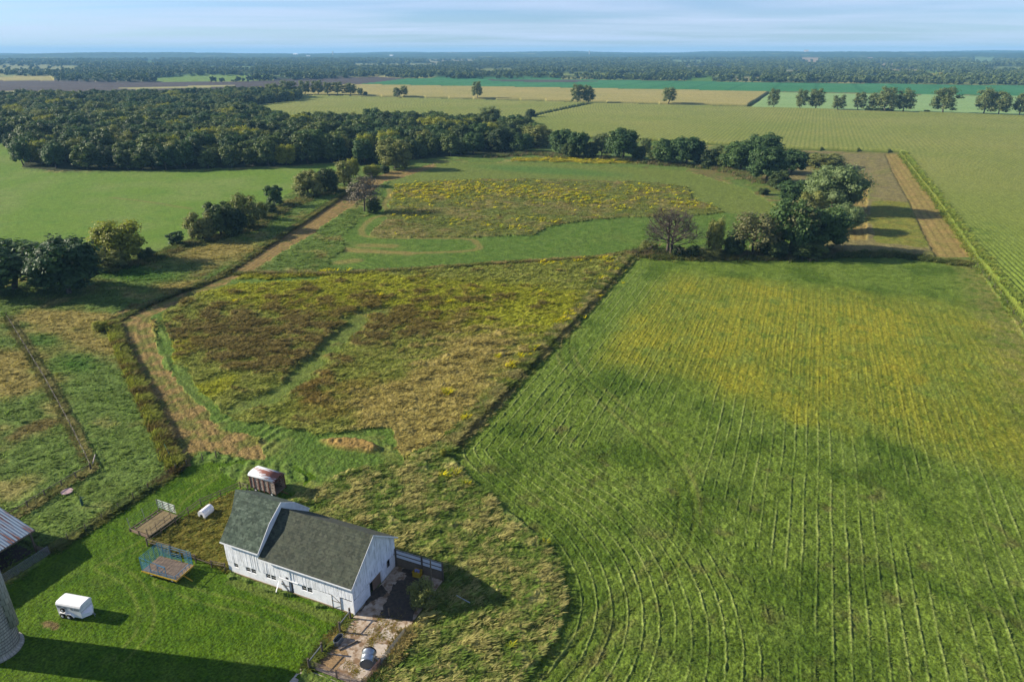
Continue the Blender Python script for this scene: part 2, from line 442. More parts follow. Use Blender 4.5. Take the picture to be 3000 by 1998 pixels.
hgt[i] = (1-pm)*(0.4+0.3*rbm)+(1-0.6*pm)*(0.40*med*lod(i, 5)+0.30*med2*lod(i, 3)+0.30*fbm(x, y, 1.2, 3, 116)*lod(i, 1.2))

# mown meadow --------------------------------------------------------------------------------
i = idx("mown_meadow"); x, y = GX[i], GY[i]
fine = grain(i, x, y, 121); med = fbm(x, y, 3.2, 3, 122); big = fbm(x, y, 30, 3, 123)
cx, cy = gp(1000, 1360)
rad = np.hypot(x-cx, (y-cy)*1.0)
near = (np.hypot(x, y) < 125)
upper = y > 180
ph = np.where(near, rad, np.where(upper, y+0.03*x+4*fbm(x, y, 60, 2, 124), pdist(x, y, np.array(W([(430, 940), (520, 1130), (640, 1240), (900, 1270)])))))
ridge = 0.5+0.5*np.cos(2*pi*ph/2.1+2.0*fbm(x, y, 9, 2, 125))
ridge *= sstep(-0.35, 0.2, fbm(x, y, 12, 2, 126))
c = lerp(np.tile(C(76, 106, 42), (len(i), 1)), C(100, 124, 56), 0.5+0.8*med)
c = lerp(c, C(112, 124, 66), 0.55*sstep(0.0, 0.7, big))
c = lerp(c, C(122, 142, 76), 0.40*ridge*(y < 150)); c = lerp(c, C(62, 88, 38), 0.3*(1-ridge)*sstep(-0.2, 0.3, med)*(y < 150))
c = lerp(c, C(126, 128, 70), 0.5*sstep(0.1, 0.5, fbm(x, y, 7, 3, 129))*(y < 150))
up2 = sstep(560, 480, 0*x)  # (kept flat)
farband = (y > 290)
c = np.where(farband[:, None], lerp(c, C(112, 124, 62), 0.75*np.ones(len(i))), c)
c = np.where(farband[:, None], lerp(c, C(78, 116, 56), 0.7*sstep(0.3, 0.9, blob(x, y, 1600, 500, 60, 16))), c)
cov[i] = c*(1+0.38*fine)[:, None]
hgt[i] = 0.2*ridge*lod(i, 2.1)+0.12*med*lod(i, 3.2)+0.14*fbm(x, y, 0.8, 2, 127)*lod(i, 0.8)+0.05
# tan cut paths and mounds left standing in the mown meadow
for pts, wd in (([(1145, 570), (1125, 600), (1135, 625), (1085, 645), (1060, 680), (1100, 697), (1350, 700), (1395, 712), (1385, 735), (1200, 742), (1040, 738), (1000, 728)], 1.8),
                ([(1140, 555), (1155, 600), (1150, 622)], 2.2), ([(700, 1330), (760, 1300)], 1.5), ([(1060, 720), (1150, 722)], 3.4), ([(1000, 730), (1200, 745)], 3.0), ([(1000, 770), (1040, 765)], 3.5)):
    d = pdist(x, y, W(spline(pts, 4)))
    t = sstep(wd, wd*0.35, d+0.8*med)
    cov[i] = lerp(cov[i], C(142, 128, 80), 0.6*t)
mound = sstep(1.0, 0.6, np.hypot((x-gp(1030, 1308)[0])/6.3*1.0, (y-gp(1030, 1308)[1]-0.1*(x-gp(1030, 1308)[0]))/1.9)+0.25*med)
cov[i] = lerp(cov[i], C(156, 130, 80), 0.95*mound)
hgt[i] += mound*(0.75+0.25*fbm(x, y, 0.9, 2, 128))

# wildflower meadow --------------------------------------------------------------------------
i = idx("wildflower_meadow"); x, y = GX[i], GY[i]
fine = grain(i, x, y, 131); med = fbm(x, y, 5, 4, 132); big = fbm(x, y, 22, 3, 133)
c = lerp(np.tile(C(106, 118, 58), (len(i), 1)), C(134, 126, 80), sstep(-0.2, 0.5, big+0.5*med))
c = lerp(c, C(84, 96, 46), sstep(0.0, 0.5, -med)*0.7)
c = lerp(c, C(118, 98, 64), 0.6*sstep(0.15, 0.5, fbm(x, y, 8, 3, 136)))
fl = sstep(0.08, 0.28, fbm(x, y, 3.2, 2, 134)+0.25*blob(x, y, 1300, 570, 28, 16)+0.18*blob(x, y, 1600, 560, 40, 14)+0.10*blob(x, y, 1900, 580, 30, 20)-0.18)
def golden(x, y):   # where the goldenrod stands thick
    return np.clip(1.1*blob(x, y, 1230, 565, 26, 20)+0.9*blob(x, y, 1450, 555, 45, 14)+0.7*blob(x, y, 1700, 590, 24, 12)+0.7*blob(x, y, 1900, 560, 16, 10)+0.9*blob(x, y, 2010, 600, 12, 8)+0.5*blob(x, y, 1380, 660, 40, 4)+0.5*blob(x, y, 1600, 650, 14, 5), 0, 1)+(y > gp(1700, 500)[1])
fl = fl*np.clip(0.12+golden(x, y), 0, 1)
far_fl = y > gp(1700, 500)[1]
fl = np.where(far_fl, sstep(-0.2, 0.2, med+0.1), fl)
c = lerp(c, C(178, 160, 38), 0.8*fl)
cov[i] = c*(1+0.45*fine)[:, None]
hgt[i] = 0.5+0.4*fl+0.35*med*lod(i, 5)+0.3*fbm(x, y, 1.3, 2, 135)*lod(i, 1.3)

# dirt track ---------------------------------------------------------------------------------
i = idx("dirt_track"); x, y = GX[i], GY[i]
fine = grain(i, x, y, 141); med = fbm(x, y, 1.6, 3, 142)
TR = W(spline([(540, 1370), (480, 1230), (390, 1040), (375, 950), (440, 905), (560, 862), (670, 812), (850, 690), (1005, 582), (1060, 545), (1200, 500)], 5))
d = pdist(x, y, TR)
c = lerp(np.tile(C(156, 134, 90), (len(i), 1)), C(122, 106, 66), 0.5+0.8*med)
c = lerp(c, C(96, 108, 50), 0.75*sstep(0.0, 0.35, fbm(x, y, 3.5, 3, 143)-0.10+0.25*(y < 150)))
rut = 0.5+0.5*np.cos(2*pi*d/1.4)
c = lerp(c, C(100, 80, 52), 0.30*sstep(0.55, 0.95, rut)*(y > 140))
cov[i] = c*(1+0.42*fine)[:, None]
hgt[i] = 0.09*med*lod(i, 1.6)-0.08*rut*lod(i, 1.4)+0.14*fbm(x, y, 0.6, 2, 144)*lod(i, 0.6)

# lawn ---------------------------------------------------------------------------------------
i = idx("lawn"); x, y = GX[i], GY[i]
fine = grain(i, x, y, 151); med = fbm(x, y, 2.2, 3, 152); big = fbm(x, y, 9, 3, 153)
stripe = 0.5+0.5*np.cos(2*pi*((x*0.62+y*0.78)/1.1+0.5*big))
c = lerp(np.tile(C(60, 92, 16), (len(i), 1)), C(84, 112, 26), 0.45+0.8*med)
c = lerp(c, C(92, 120, 44), 0.35*stripe*sstep(-0.1, 0.4, big))
c = lerp(c, C(112, 98, 70), sstep(0.45, 0.9, np.exp(-(((x+71.4)/1.9)**2+((y-34.3)/0.7)**2))+0.3*fbm(x, y, 0.7, 2, 154)))
c = lerp(c, C(96, 118, 46), 0.5*sstep(0.0, 0.6, fbm(x, y, 5, 3, 156)))
for pts in ([(300, 1660), (380, 1700), (425, 1770), (420, 1850), (360, 1920)], [(470, 1700), (600, 1750), (760, 1790), (900, 1850)], [(330, 1640), (470, 1560), (520, 1470), (620, 1400)]):
    dl = pdist(x, y, W(spline(pts, 5))); rl = np.exp(-((dl-0.8)/0.22)**2)*sstep(-0.4, 0.2, med+0.2)
    c = lerp(c, C(112, 126, 60), 0.55*rl)
c = lerp(c, C(104, 116, 62), 0.6*sstep(0.35, 0.8, np.exp(-(((y-47.6)/0.9)**2))*(x > -58)+0.35*med-0.1))
cov[i] = c*(1+0.28*fine)[:, None]
hgt[i] = 0.05*med+0.05*fbm(x, y, 0.45, 2, 155)+0.025*stripe

# paddock: rank yellowed grass ---------------------------------------------------------------
i = idx("paddock"); x, y = GX[i], GY[i]
fine = grain(i, x, y, 161); med = fbm(x, y, 1.1, 3, 162)
c = lerp(np.tile(C(94, 98, 40), (len(i), 1)), C(132, 120, 60), 0.5+0.9*med)
c = lerp(c, C(78, 72, 74), sstep(0.5, 0.9, np.exp(-(((x+72.5)/0.7)**2+((y-53.5)/1.6)**2))+0.2*med))
cov[i] = c*(1+0.35*fine)[:, None]
hgt[i] = 0.28+0.30*med

# tall grass round the barnyard --------------------------------------------------------------
i = idx("tall_grass"); x, y = GX[i], GY[i]
fine = grain(i, x, y, 171); med = fbm(x, y, 3.4, 4, 172); med2 = an(x, y, 1.5, 2.5, 0.7, 3, 173)
c = lerp(np.tile(C(96, 116, 50), (len(i), 1)), C(152, 148, 92), sstep(-0.30, 0.45, med+0.4*med2))
c = lerp(c, C(70, 92, 38), 0.7*sstep(0.1, 0.5, fbm(x, y, 6, 2, 174)))
cov[i] = c*(1+0.45*fine)[:, None]
hgt[i] = 0.45+0.38*med+0.28*med2*lod(i, 1.5)+0.16*fbm(x, y, 0.6, 2, 175)*lod(i, .6)

# hay field ----------------------------------------------------------------------------------
i = idx("hay_field"); x, y = GX[i], GY[i]
fine = grain(i, x, y, 181); med = fbm(x, y, 2.6, 3, 182); big = fbm(x, y, 38, 3, 183); mid = fbm(x, y, 11, 3, 184)
db = pdist(x, y, HBW)
wob = 0.75*fbm(x, y, 16, 2, 185)
curv = sstep(30, 20, db)*(y < 118)
# rows follow the boundary in the south-west headland and run north-south elsewhere
rowsA = np.cos(2*pi*(db/1.8+0.10*med))
rowsB = np.cos(2*pi*((x+46.6)/1.8+wob*0.22))
top = sstep(196, 206, y)
rowsC = np.cos(2*pi*(y/2.2+0.25*med))
rowm = curv*rowsA+(1-curv)*rowsB
rowm = rowm*(1-top)+rowsC*top*0.5
patch = sstep(-0.42, 0.34, an(x, y, 9, 3.2, pi/2, 3, 186)+0.30*np.exp(-((x+30)/16)**2)+0.2*(curv > 0.5)+0.15*np.exp(-((x-12)/14)**2))
ridge = (np.clip(rowm, 0, 1)**3.5)*patch*(0.5+0.9*np.clip(0.5+an(x, y, 1.5, 4, pi/2, 2, 192), 0, 1))
trough = sstep(0.80, 1.0, np.cos(np.arccos(np.clip(rowm,-1,1))-0.75))*patch
c = lerp(np.tile(C(86, 108, 38), (len(i), 1)), C(108, 130, 54), 0.5+0.9*med)
c = lerp(c, C(140, 154, 88), 0.85*ridge*sstep(-0.5, 0.3, mid+0.2))
c = lerp(c, C(58, 88, 30), 0.40*trough)
# yellowing stand across the middle and north of the field
yb = sstep(gp(2000, 1170)[1]-2, gp(2000, 1100)[1], y+0.22*x+5*mid)*sstep(206, 190, y)*sstep(-38, -26, x)*sstep(62, 34, x-8*mid)
yy = sstep(-0.15, 0.55, an(x, y, 14, 1.6, pi/2, 3, 187)+0.3*mid+0.45*blob(x, y, 1720, 1130, 13, 12)+0.5*blob(x, y, 1930, 1000, 10, 16)+0.45*blob(x, y, 2550, 940, 13, 20)+0.4*blob(x, y, 2300, 930, 18, 26))
strk = 0.55+0.45*sstep(-0.5, 0.5, an(x, y, 0.9, 9, pi/2, 2, 195)+0.7*fbm(x, y, 1.6, 3, 196))
c = lerp(c, C(174, 164, 48), 1.0*yb*yy*strk)
c = lerp(c, C(130, 134, 48), 0.75*yb)
c = lerp(c, C(70, 96, 34), 0.5*yb*sstep(0.7, 1.0, -rowm))
c = lerp(c, C(152, 134, 46), 0.25*yb*sstep(0.35, 0.7, fbm(x, y, 8, 3, 188)+0.4*blob(x, y, 2520, 1010, 14, 20)))
# brownish bare bits and stemmy drifts in the south
so = sstep(118, 96, y)
c = lerp(c, C(92, 82, 58), 0.6*so*sstep(0.15, 0.5, fbm(x, y, 5, 4, 189)))
c = lerp(c, C(62, 88, 26), 0.65*(1-0.85*yb)*sstep(-0.05, 0.35, fbm(x, y, 14, 4, 190)))
c = lerp(c, C(112, 132, 62), 0.45*sstep(0.0, 0.5, fbm(x, y, 9, 4, 193)))
c = lerp(c, C(74, 104, 38), 0.5*yb*sstep(0.1, 0.5, fbm(x, y, 4, 3, 194)))
east = sstep(12, 2, np.abs(x-(48+0.05*(y-100))))*sstep(-0.2, 0.4, med+0.2)
c = lerp(c, C(136, 128, 80), 0.55*east*(y > 60))
cov[i] = c*(1+0.40*fine)[:, None]
h = 0.085*ridge*lod(i, 1.4)-0.05*trough*lod(i, 1.6)+0.15*med*lod(i, 2.6)+0.18*fbm(x, y, 0.9, 3, 191)*lod(i, 0.9)
# tractor ruts
TRK = W(spline([(1655, 960), (1665, 1060), (1740, 1140), (1850, 1230), (1950, 1330), (2000, 1420), (2010, 1520), (1975, 1620), (1900, 1710), (1790, 1820), (1680, 1930), (1560, 2060)], 6))
dt = pdist(x, y, TRK)
rt = np.exp(-((dt-1.05)/0.32)**2)
h -= 0.09*rt*lod(i, 1.2); cov[i] = lerp(cov[i], C(88, 96, 44), 0.35*rt)
cov[i] = lerp(cov[i], C(138, 132, 84), 0.35*np.exp(-((dt-1.9)/0.35)**2)*sstep(-0.2, 0.3, mid))
TR2 = W([(1868, 752), (1712, 925), (1512, 1135), (1352, 1318)])
d2 = pdist(x, y, TR2); rt = np.exp(-((d2-1.0)/0.35)**2); h -= 0.09*rt*lod(i, 1.2)
hgt[i] = h

# green hay field on the left ----------------------------------------------------------------
i = idx("green_hay_field"); x, y = GX[i], GY[i]
fine = grain(i, x, y, 201); big = fbm(x, y, 40, 3, 202); med = fbm(x, y, 7, 3, 203)
c = lerp(np.tile(C(104, 134, 54), (len(i), 1)), C(118, 140, 72), sstep(-0.3, 0.5, big+0.3*med))
c = lerp(c, C(84, 124, 46), 0.5*sstep(0, 0.5, med))
row = np.cos(2*pi*(y+0.02*x)/5.0)
c = lerp(c, C(126, 128, 80), 0.22*sstep(0.4, 1, row)*sstep(-0.2, 0.3, big))
d = pdist(x, y, W([(330, 580), (420, 590), (560, 612)])); c = lerp(c, C(132, 120, 80), 0.5*np.exp(-(d/1.3)**2))
cov[i] = c*(1+0.22*fine)[:, None]
hgt[i] = 0.10*med*lod(i, 4)+0.12*fbm(x, y, 1.2, 2, 204)*lod(i, 1.2)

# corn ---------------------------------------------------------------------------------------
i = idx("corn_field"); x, y = GX[i], GY[i]
fine = grain(i, x, y, 211); big = fbm(x, y, 90, 3, 212); med = fbm(x, y, 10, 3, 213)
c = lerp(np.tile(C(126, 138, 70), (len(i), 1)), C(142, 146, 82), 0.5+0.9*big)
nearc = sstep(470, 180, GR[i])
c = lerp(c, C(116, 140, 56), 0.8*nearc)
row = np.where((y < 527) & (x > 55), np.cos(2*pi*(x+0.05*y)/1.52), np.cos(2*pi*x/3.04))
c = lerp(c, C(84, 104, 46), 0.42*sstep(-0.1, 1.0, -row)*np.where(GR[i] < 900, 1, 0.6))
edge = pdist(x, y, W([(2636, 449), (2740, 585), (2860, 757), (3002, 945), (3085, 1060)]))
c = lerp(c, C(134, 142, 66), 0.45*sstep(7, 0, edge+3*med)*sstep(-0.2, 0.5, med+0.1))
c = lerp(c, C(78, 104, 40), 0.6*sstep(0.2, 0.8, blob(x, y, 2830, 690, 14, 30))*sstep(-0.1, 0.3, med))
cov[i] = c*(1+0.22*fine)[:, None]
hgt[i] = 2.1+0.22*row*lod(i, 1.6)+0.2*med+0.35*fbm(x, y, 1.1, 2, 214)*lod(i, 1.1)

i = idx("ripe_corn_field"); x, y = GX[i], GY[i]
c = lerp(np.tile(C(152, 148, 92), (len(i), 1)), C(166, 156, 100), 0.5+0.9*fbm(x, y, 120, 3, 221))
c = lerp(c, C(138, 136, 84), 0.4*sstep(0, 0.5, an(x, y, 25, 6, 0.0, 2, 222)))
cov[i] = c*(1+0.12*grain(i, x, y, 223))[:, None]; hgt[i] = 2.1
i = idx("soybean_field"); x, y = GX[i], GY[i]
c = lerp(np.tile(C(58, 118, 74), (len(i), 1)), C(72, 130, 86), 0.5+0.9*fbm(x, y, 160, 3, 231))
c = lerp(c, C(44, 100, 66), 0.5*sstep(0.86, 1.0, np.cos(2*pi*x/72)))
cov[i] = c*(1+0.10*grain(i, x, y, 232))[:, None]; hgt[i] = 0.8
i = idx("pale_field"); x, y = GX[i], GY[i]
c = lerp(np.tile(C(128, 160, 104), (len(i), 1)), C(142, 170, 116), 0.5+0.9*an(x, y, 30, 5, 0.0, 3, 241))
c = np.where((x < -400)[:, None], C(158, 156, 106), c)
cov[i] = c*(1+0.10*grain(i, x, y, 242))[:, None]; hgt[i] = 0.3
i = idx("plowed_field"); x, y = GX[i], GY[i]
c = lerp(np.tile(C(74, 68, 70), (len(i), 1)), C(92, 84, 84), 0.5+0.9*an(x, y, 40, 6, 0.1, 3, 251))
cov[i] = c*(1+0.15*grain(i, x, y, 252))[:, None]; hgt[i] = 0.0
i = idx("ditch"); x, y = GX[i], GY[i]
cov[i] = lerp(np.tile(C(64, 84, 44), (len(i), 1)), C(110, 116, 62), 0.5+fbm(x, y, 8, 2, 255)); hgt[i] = -0.4

# fallow field -------------------------------------------------------------------------------
i = idx("fallow_field"); x, y = GX[i], GY[i]
fine = grain(i, x, y, 261); med = fbm(x, y, 5, 4, 262); big = fbm(x, y, 18, 3, 263)
c = lerp(np.tile(C(118, 110, 80), (len(i), 1)), C(134, 128, 82), 0.5+0.9*med)
c = lerp(c, C(112, 120, 56), 0.6*sstep(0.1, 0.5, big))
grs = inpoly(wx[i], wy[i], W([(2555, 590), (2670, 595), (2730, 720), (2700, 728), (2560, 712), (2540, 640)]))
c = np.where(grs[:, None], lerp(np.tile(C(110, 122, 54), (len(i), 1)), C(130, 126, 60), 0.5+med), c)
t1 = inpoly(sx_[i], sy_[i], W([(2592, 452), (2636, 452), (2738, 590), (2850, 756), (2740, 756), (2700, 680), (2660, 590), (2610, 500)]))
t2 = inpoly(sx_[i], sy_[i], W([(2510, 520), (2545, 520), (2540, 600), (2540, 705), (2470, 705), (2490, 600)]))
tt = (t1 | t2)
c = np.where(tt[:, None], lerp(np.tile(C(160, 138, 88), (len(i), 1)), C(130, 128, 68), 0.4+0.9*med), c)
rr = np.cos(2*pi*x/2.6)
c = lerp(c, C(96, 82, 56), 0.4*tt*sstep(0.3, 0.95, rr))
cov[i] = c*(1+0.4*fine)[:, None]
hgt[i] = np.where(tt, 0.05, 0.35)+np.where(tt, 0.1, 0.3)*med*lod(i, 4)

# valley floor and wooded hills ----------------------------------------------------------------
CLEAR = [  # clearings seen far off: (polygon, colour)
    ([(-200, 196), (60, 194), (240, 198), (228, 208), (0, 210), (-200, 211)], C(146, 150, 96)),
    ([(415, 187), (470, 184), (490, 189), (440, 192)], C(100, 140, 74)),
    ([(190, 198), (240, 198), (230, 208), (200, 208)], C(150, 156, 96)),
    ([(1070, 217), (1140, 217), (1150, 222), (1000, 224)], C(126, 146, 60)),
    ([(1080, 176), (1160, 176), (1160, 181), (1085, 181)], C(160, 160, 120)),
    ([(1560, 219), (1700, 216), (1800, 221), (1900, 219), (1900, 232), (1560, 230)], C(132, 146, 74)),
    ([(1700, 195), (1830, 184), (1850, 176), (1960, 176), (1900, 190), (1760, 206), (1700, 204)], C(150, 150, 108)),
    ([(1760, 169), (1840, 168), (1830, 172), (1770, 172)], C(176, 150, 120)),
    ([(1490, 168), (1540, 168), (1540, 172), (1490, 172)], C(176, 170, 140)),
    ([(2010, 230), (2090, 230), (2095, 240), (2010, 239)], C(96, 140, 60)),
    ([(2140, 230), (2700, 233), (2700, 240), (2140, 238)], C(160, 154, 110)),
    ([(2290, 208), (2340, 209), (2330, 224), (2300, 224)], C(140, 140, 100)),
    ([(2345, 182), (2400, 182), (2400, 190), (2350, 190)], C(172, 150, 120)),
    ([(2560, 190), (2640, 192), (2620, 197), (2560, 195)], C(160, 150, 120)),
    ([(2700, 210), (2740, 212), (2790, 232), (2720, 234)], C(110, 134, 56)),
    ([(2720, 216), (2750, 217), (2795, 232), (2730, 232)], C(176, 164, 52)),
    ([(2850, 183), (2910, 184), (2900, 191), (2840, 190)], C(120, 146, 90)),
    ([(2800, 174), (2860, 174), (2850, 178), (2800, 178)], C(150, 160, 110)),
    ([(2370, 170), (2420, 170), (2410, 174), (2370, 174)], C(172, 150, 120)),
    ([(2500, 169), (2560, 169), (2560, 173), (2500, 173)], C(172, 150, 120)),
]
def deepen(p):   # trees in front hide the near part of a clearing, so it reaches nearer
    m_ = sum(q[1] for q in p)/len(p); return [(u, v+(6.5 if v >= m_ and m_ < 212 else 0)) for u, v in p]
CLEAR += [([(1020, 190), (1300, 190), (1280, 194), (1040, 194)], C(140, 146, 96)), ([(600, 198), (760, 197), (740, 202), (620, 202)], C(120, 146, 86)), ([(2000, 196), (2140, 197), (2120, 201), (2010, 200)], C(134, 140, 90)),
          ([(2560, 206), (2700, 207), (2690, 211), (2570, 210)], C(150, 142, 100)), ([(80, 178), (330, 177), (320, 180), (90, 181)], C(130, 146, 96)), ([(1960, 184), (2080, 184), (2060, 188), (1970, 188)], C(120, 140, 84)), ([(2880, 200), (3060, 202), (3040, 207), (2890, 205)], C(126, 140, 84)), ([(1380, 204), (1520, 203), (1500, 208), (1400, 208)], C(130, 140, 80)), ([(1240, 182), (1400, 182), (1390, 185), (1250, 185)], C(150, 146, 104))]
CLEARW = [(W(deepen(p)), c) for p, c in CLEAR if min(q[1] for q in p) > 178]
def clear_mask(x, y):
    m = np.zeros(x.shape, bool)
    for P, c in CLEARW: m |= inpoly(x, y, P)
    return m
def wood_amount(x, y):
    """1 inside closed woodland of the far valley, 0 in open ground"""
    R = np.hypot(x, y)
    n = fbm(x/2.4, y, 260, 3, 301)
    w = sstep(-0.34, -0.2, n+0.2*sstep(2500, 5000, R)+0.25*(R < 2300)*(x > -500))
    return w*(~clear_mask(x, y))
for nm in ("valley", "hills"):
    i = idx(nm); x, y = GX[i], GY[i]
    w = wood_amount(x, y)
    w = np.where(np.hypot(x, y) < 1900, 0, w)
    w = np.where(clear_mask(x, y), 0, w)
    op = lerp(np.tile(C(110, 130, 66), (len(i), 1)), C(156, 148, 98), 0.5+1.2*fbm(x, y, 150, 2, 302))
    for P, cc in CLEARW:
        op = np.where(inpoly(x, y, P)[:, None], cc*0.75, op)
    cano = lerp(np.tile(C(38, 62, 40), (len(i), 1)), C(62, 84, 50), 0.5+1.1*fbm(x, y, 60, 3, 303))
    cano = cano*(1+0.5*noise(x/14, y/14, 304))[:, None]
    cov[i] = lerp(op, cano, w)
    hgt[i] = w*(7.0+3.5*fbm(x, y, 40, 2, 305))
# dark leaf litter under the near wood
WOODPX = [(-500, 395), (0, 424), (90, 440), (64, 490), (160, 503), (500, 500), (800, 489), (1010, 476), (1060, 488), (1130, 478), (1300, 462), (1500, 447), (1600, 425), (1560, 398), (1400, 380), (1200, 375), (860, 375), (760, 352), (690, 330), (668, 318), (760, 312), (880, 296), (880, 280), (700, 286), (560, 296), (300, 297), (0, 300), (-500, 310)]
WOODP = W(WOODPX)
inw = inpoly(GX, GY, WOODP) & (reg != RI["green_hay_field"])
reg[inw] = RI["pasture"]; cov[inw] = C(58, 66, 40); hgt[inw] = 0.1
for v_ in (hgt,): v_[:] = v_
# level pads under the buildings and yard
pad = (GX > -59.4) & (GX < -33.0) & (GY > 40.4) & (GY < 58.2)
padb = pad & ~((GX < -40.4) & (GY < 48.8))
hgt[padb] = -0.04
hgt[(GX > -93) & (GX < -82.7) & (GY > 24) & (GY < 42.6)] = -0.02
GZ = terrain(GX, GY) + hgt
cov = np.clip(cov*np.array([1.05, 1.02, 0.90]), 0.004, 0.8)

m = mat("ground_cover", rough=0.95); g = N(m); m.node_tree.nodes["Principled BSDF"].inputs['Specular IOR Level'].default_value = 0.05
at = g.new("ShaderNodeAttribute"); at.attribute_name = "cover"
v = g.coord('Object')
f1 = g.noise(v, 3.2, 4, 0.65); f2 = g.noise(v, 0.55, 3, 0.6)
k1 = g.ramp(f1, [(0.30, G3(0.42)), (0.70, G3(1.62))]); k2 = g.ramp(f2, [(0.3, G3(0.85)), (0.7, G3(1.16))])
g.color(g.mix(1.0, g.mix(1.0, at.outputs['Color'], k1, 'MULTIPLY'), k2, 'MULTIPLY'))
g.bump(f1, 0.9, 0.22)
M_GROUND = m

r2 = reg.reshape(NR, NC); q = np.maximum.reduce([r2[:-1, :-1]*0+r2[:-1, :-1]])
corn = RI["corn_field"]; rc = RI["ripe_corn_field"]
four = np.stack([r2[:-1, :-1], r2[:-1, 1:], r2[1:, :-1], r2[1:, 1:]])
q = four[0].copy()
q[(four == rc).any(0)] = rc; q[(four == corn).any(0)] = corn
ii = np.arange(NR*NC).reshape(NR, NC)
FQ = np.stack([ii[:-1, :-1], ii[:-1, 1:], ii[1:, 1:], ii[1:, :-1]], -1).reshape(-1, 4)
q = q.ravel()
# corn side walls take the crop's colour, not the neighbour's
VXYZ = np.stack([GX, GY, GZ], 1)
remap = np.empty(NR*NC, np.int32)
for k, nm in enumerate(REG):
    fs = FQ[q == k]
    if not len(fs): continue
    used = np.unique(fs); remap[used] = np.arange(len(used))
    me = mesh_from(nm, VXYZ[used], remap[fs], M_GROUND, smooth=True)
    cc = cov[used]
    if nm == "corn_field":
        bad = reg[used] != corn; cc = cc.copy(); cc[bad] = C(84, 96, 42)
    set_col(me, "cover", cc)
    o = link(nm, me); tag(o, kind="structure")
# the same land outside the surveyed fan
me = mesh_from("ground", [(-26000, -26000, -2.2), (26000, -26000, -2.2), (26000, 26000, -2.2), (-26000, 26000, -2.2)], [(0, 1, 2, 3)], M_GROUND)
set_col(me, "cover", np.tile(C(84, 108, 46), (4, 1)))
tag(link("ground", me), kind="structure")
def gz(x, y):
    """ground height near a point (nearest surveyed vertex)"""
    X = x*cos(YAW)+y*sin(YAW); Y = -x*sin(YAW)+y*cos(YAW)
    a = atan2(X, Y); r = hypot(X, Y)
    j = int(round((a-PH[0])/(PH[1]-PH[0]))); k = int(np.searchsorted(RR, r))
    j = min(max(j, 0), NC-1); k = min(max(k, 0), NR-1)
    return float(GZ[k*NC+j])
def regat(x, y):
    X = x*cos(YAW)+y*sin(YAW); Y = -x*sin(YAW)+y*cos(YAW)
    a = np.arctan2(X, Y); r = np.hypot(X, Y)
    j = np.clip(np.round((a-PH[0])/(PH[1]-PH[0])).astype(int), 0, NC-1); k = np.clip(np.searchsorted(RR, r), 0, NR-1)
    n = k*NC+j
    return reg[n], cov[n], GZ[n]
# ------------------------------------------------------------------ trees
def leafmat(name, ca, cb, trans=0.25):
    m = bpy.data.materials.new(name); m.use_nodes = True; nt = m.node_tree; g = N(m)
    oi = g.new("ShaderNodeObjectInfo"); at = g.new("ShaderNodeAttribute"); at.attribute_name = "tint"
    f = g.math('ADD', g.math('MULTIPLY', oi.outputs['Random'], 0.65), g.math('MULTIPLY', g.noise(g.coord('Object'), 7.0, 2), 0.45))
    c = g.mix(f, ca, cb); c = g.mix(1.0, c, at.outputs['Color'], 'MULTIPLY')
    g.color(c); g.b.inputs['Roughness'].default_value = 0.6; g.b.inputs['Specular IOR Level'].default_value = 0.15
    tr = g.new("ShaderNodeBsdfTranslucent"); g.link(g.mix(1.0, c, (1.1, 1.25, 0.55, 1), 'MULTIPLY'), tr.inputs[0])
    mx = g.new("ShaderNodeMixShader"); mx.inputs[0].default_value = trans
    out = nt.nodes["Material Output"]
    g.link(g.b.outputs[0], mx.inputs[1]); g.link(tr.outputs[0], mx.inputs[2]); g.link(mx.outputs[0], out.inputs[0])
    return m
L_OAK = leafmat("oak_leaves", C4(58, 86, 50), C4(96, 122, 64))
L_WOOD = leafmat("wood_leaves", C4(38, 62, 42), C4(120, 136, 70))
L_OLIVE = leafmat("olive_leaves", C4(118, 130, 66), C4(144, 146, 78))
L_YEL = leafmat("yellow_green_leaves", C4(150, 156, 58), C4(166, 164, 62), 0.35)
L_COT = leafmat("cottonwood_leaves", C4(110, 126, 76), C4(130, 140, 86), 0.3)
L_WIL = leafmat("willow_leaves", C4(120, 142, 90), C4(134, 150, 96), 0.3)
L_TAN = leafmat("browned_leaves", C4(104, 108, 68), C4(126, 124, 80), 0.2)
L_GREY = leafmat("grey_twigs", C4(120, 112, 92), C4(134, 124, 100), 0.0)
L_FAR = leafmat("far_leaves", C4(50, 80, 50), C4(120, 134, 76), 0.2)
L_FAR2 = leafmat("far_poplar_leaves", C4(112, 132, 84), C4(130, 142, 94), 0.25)
M_BARK = mat("bark", C4(96, 84, 70), 0.95)
g = N(M_BARK); g.color(g.ramp(g.noise(g.coord('Object', (6, 6, 1.2)), 5, 4), [(0.3, C4(64, 56, 48)), (0.7, C4(124, 112, 96))]))
M_GBARK = mat("pale_bark", C4(128, 118, 104), 0.95)
g = N(M_GBARK); g.color(g.ramp(g.noise(g.coord('Object', (6, 6, 1.2)), 5, 4), [(0.3, C4(90, 82, 74)), (0.7, C4(146, 136, 120))]))

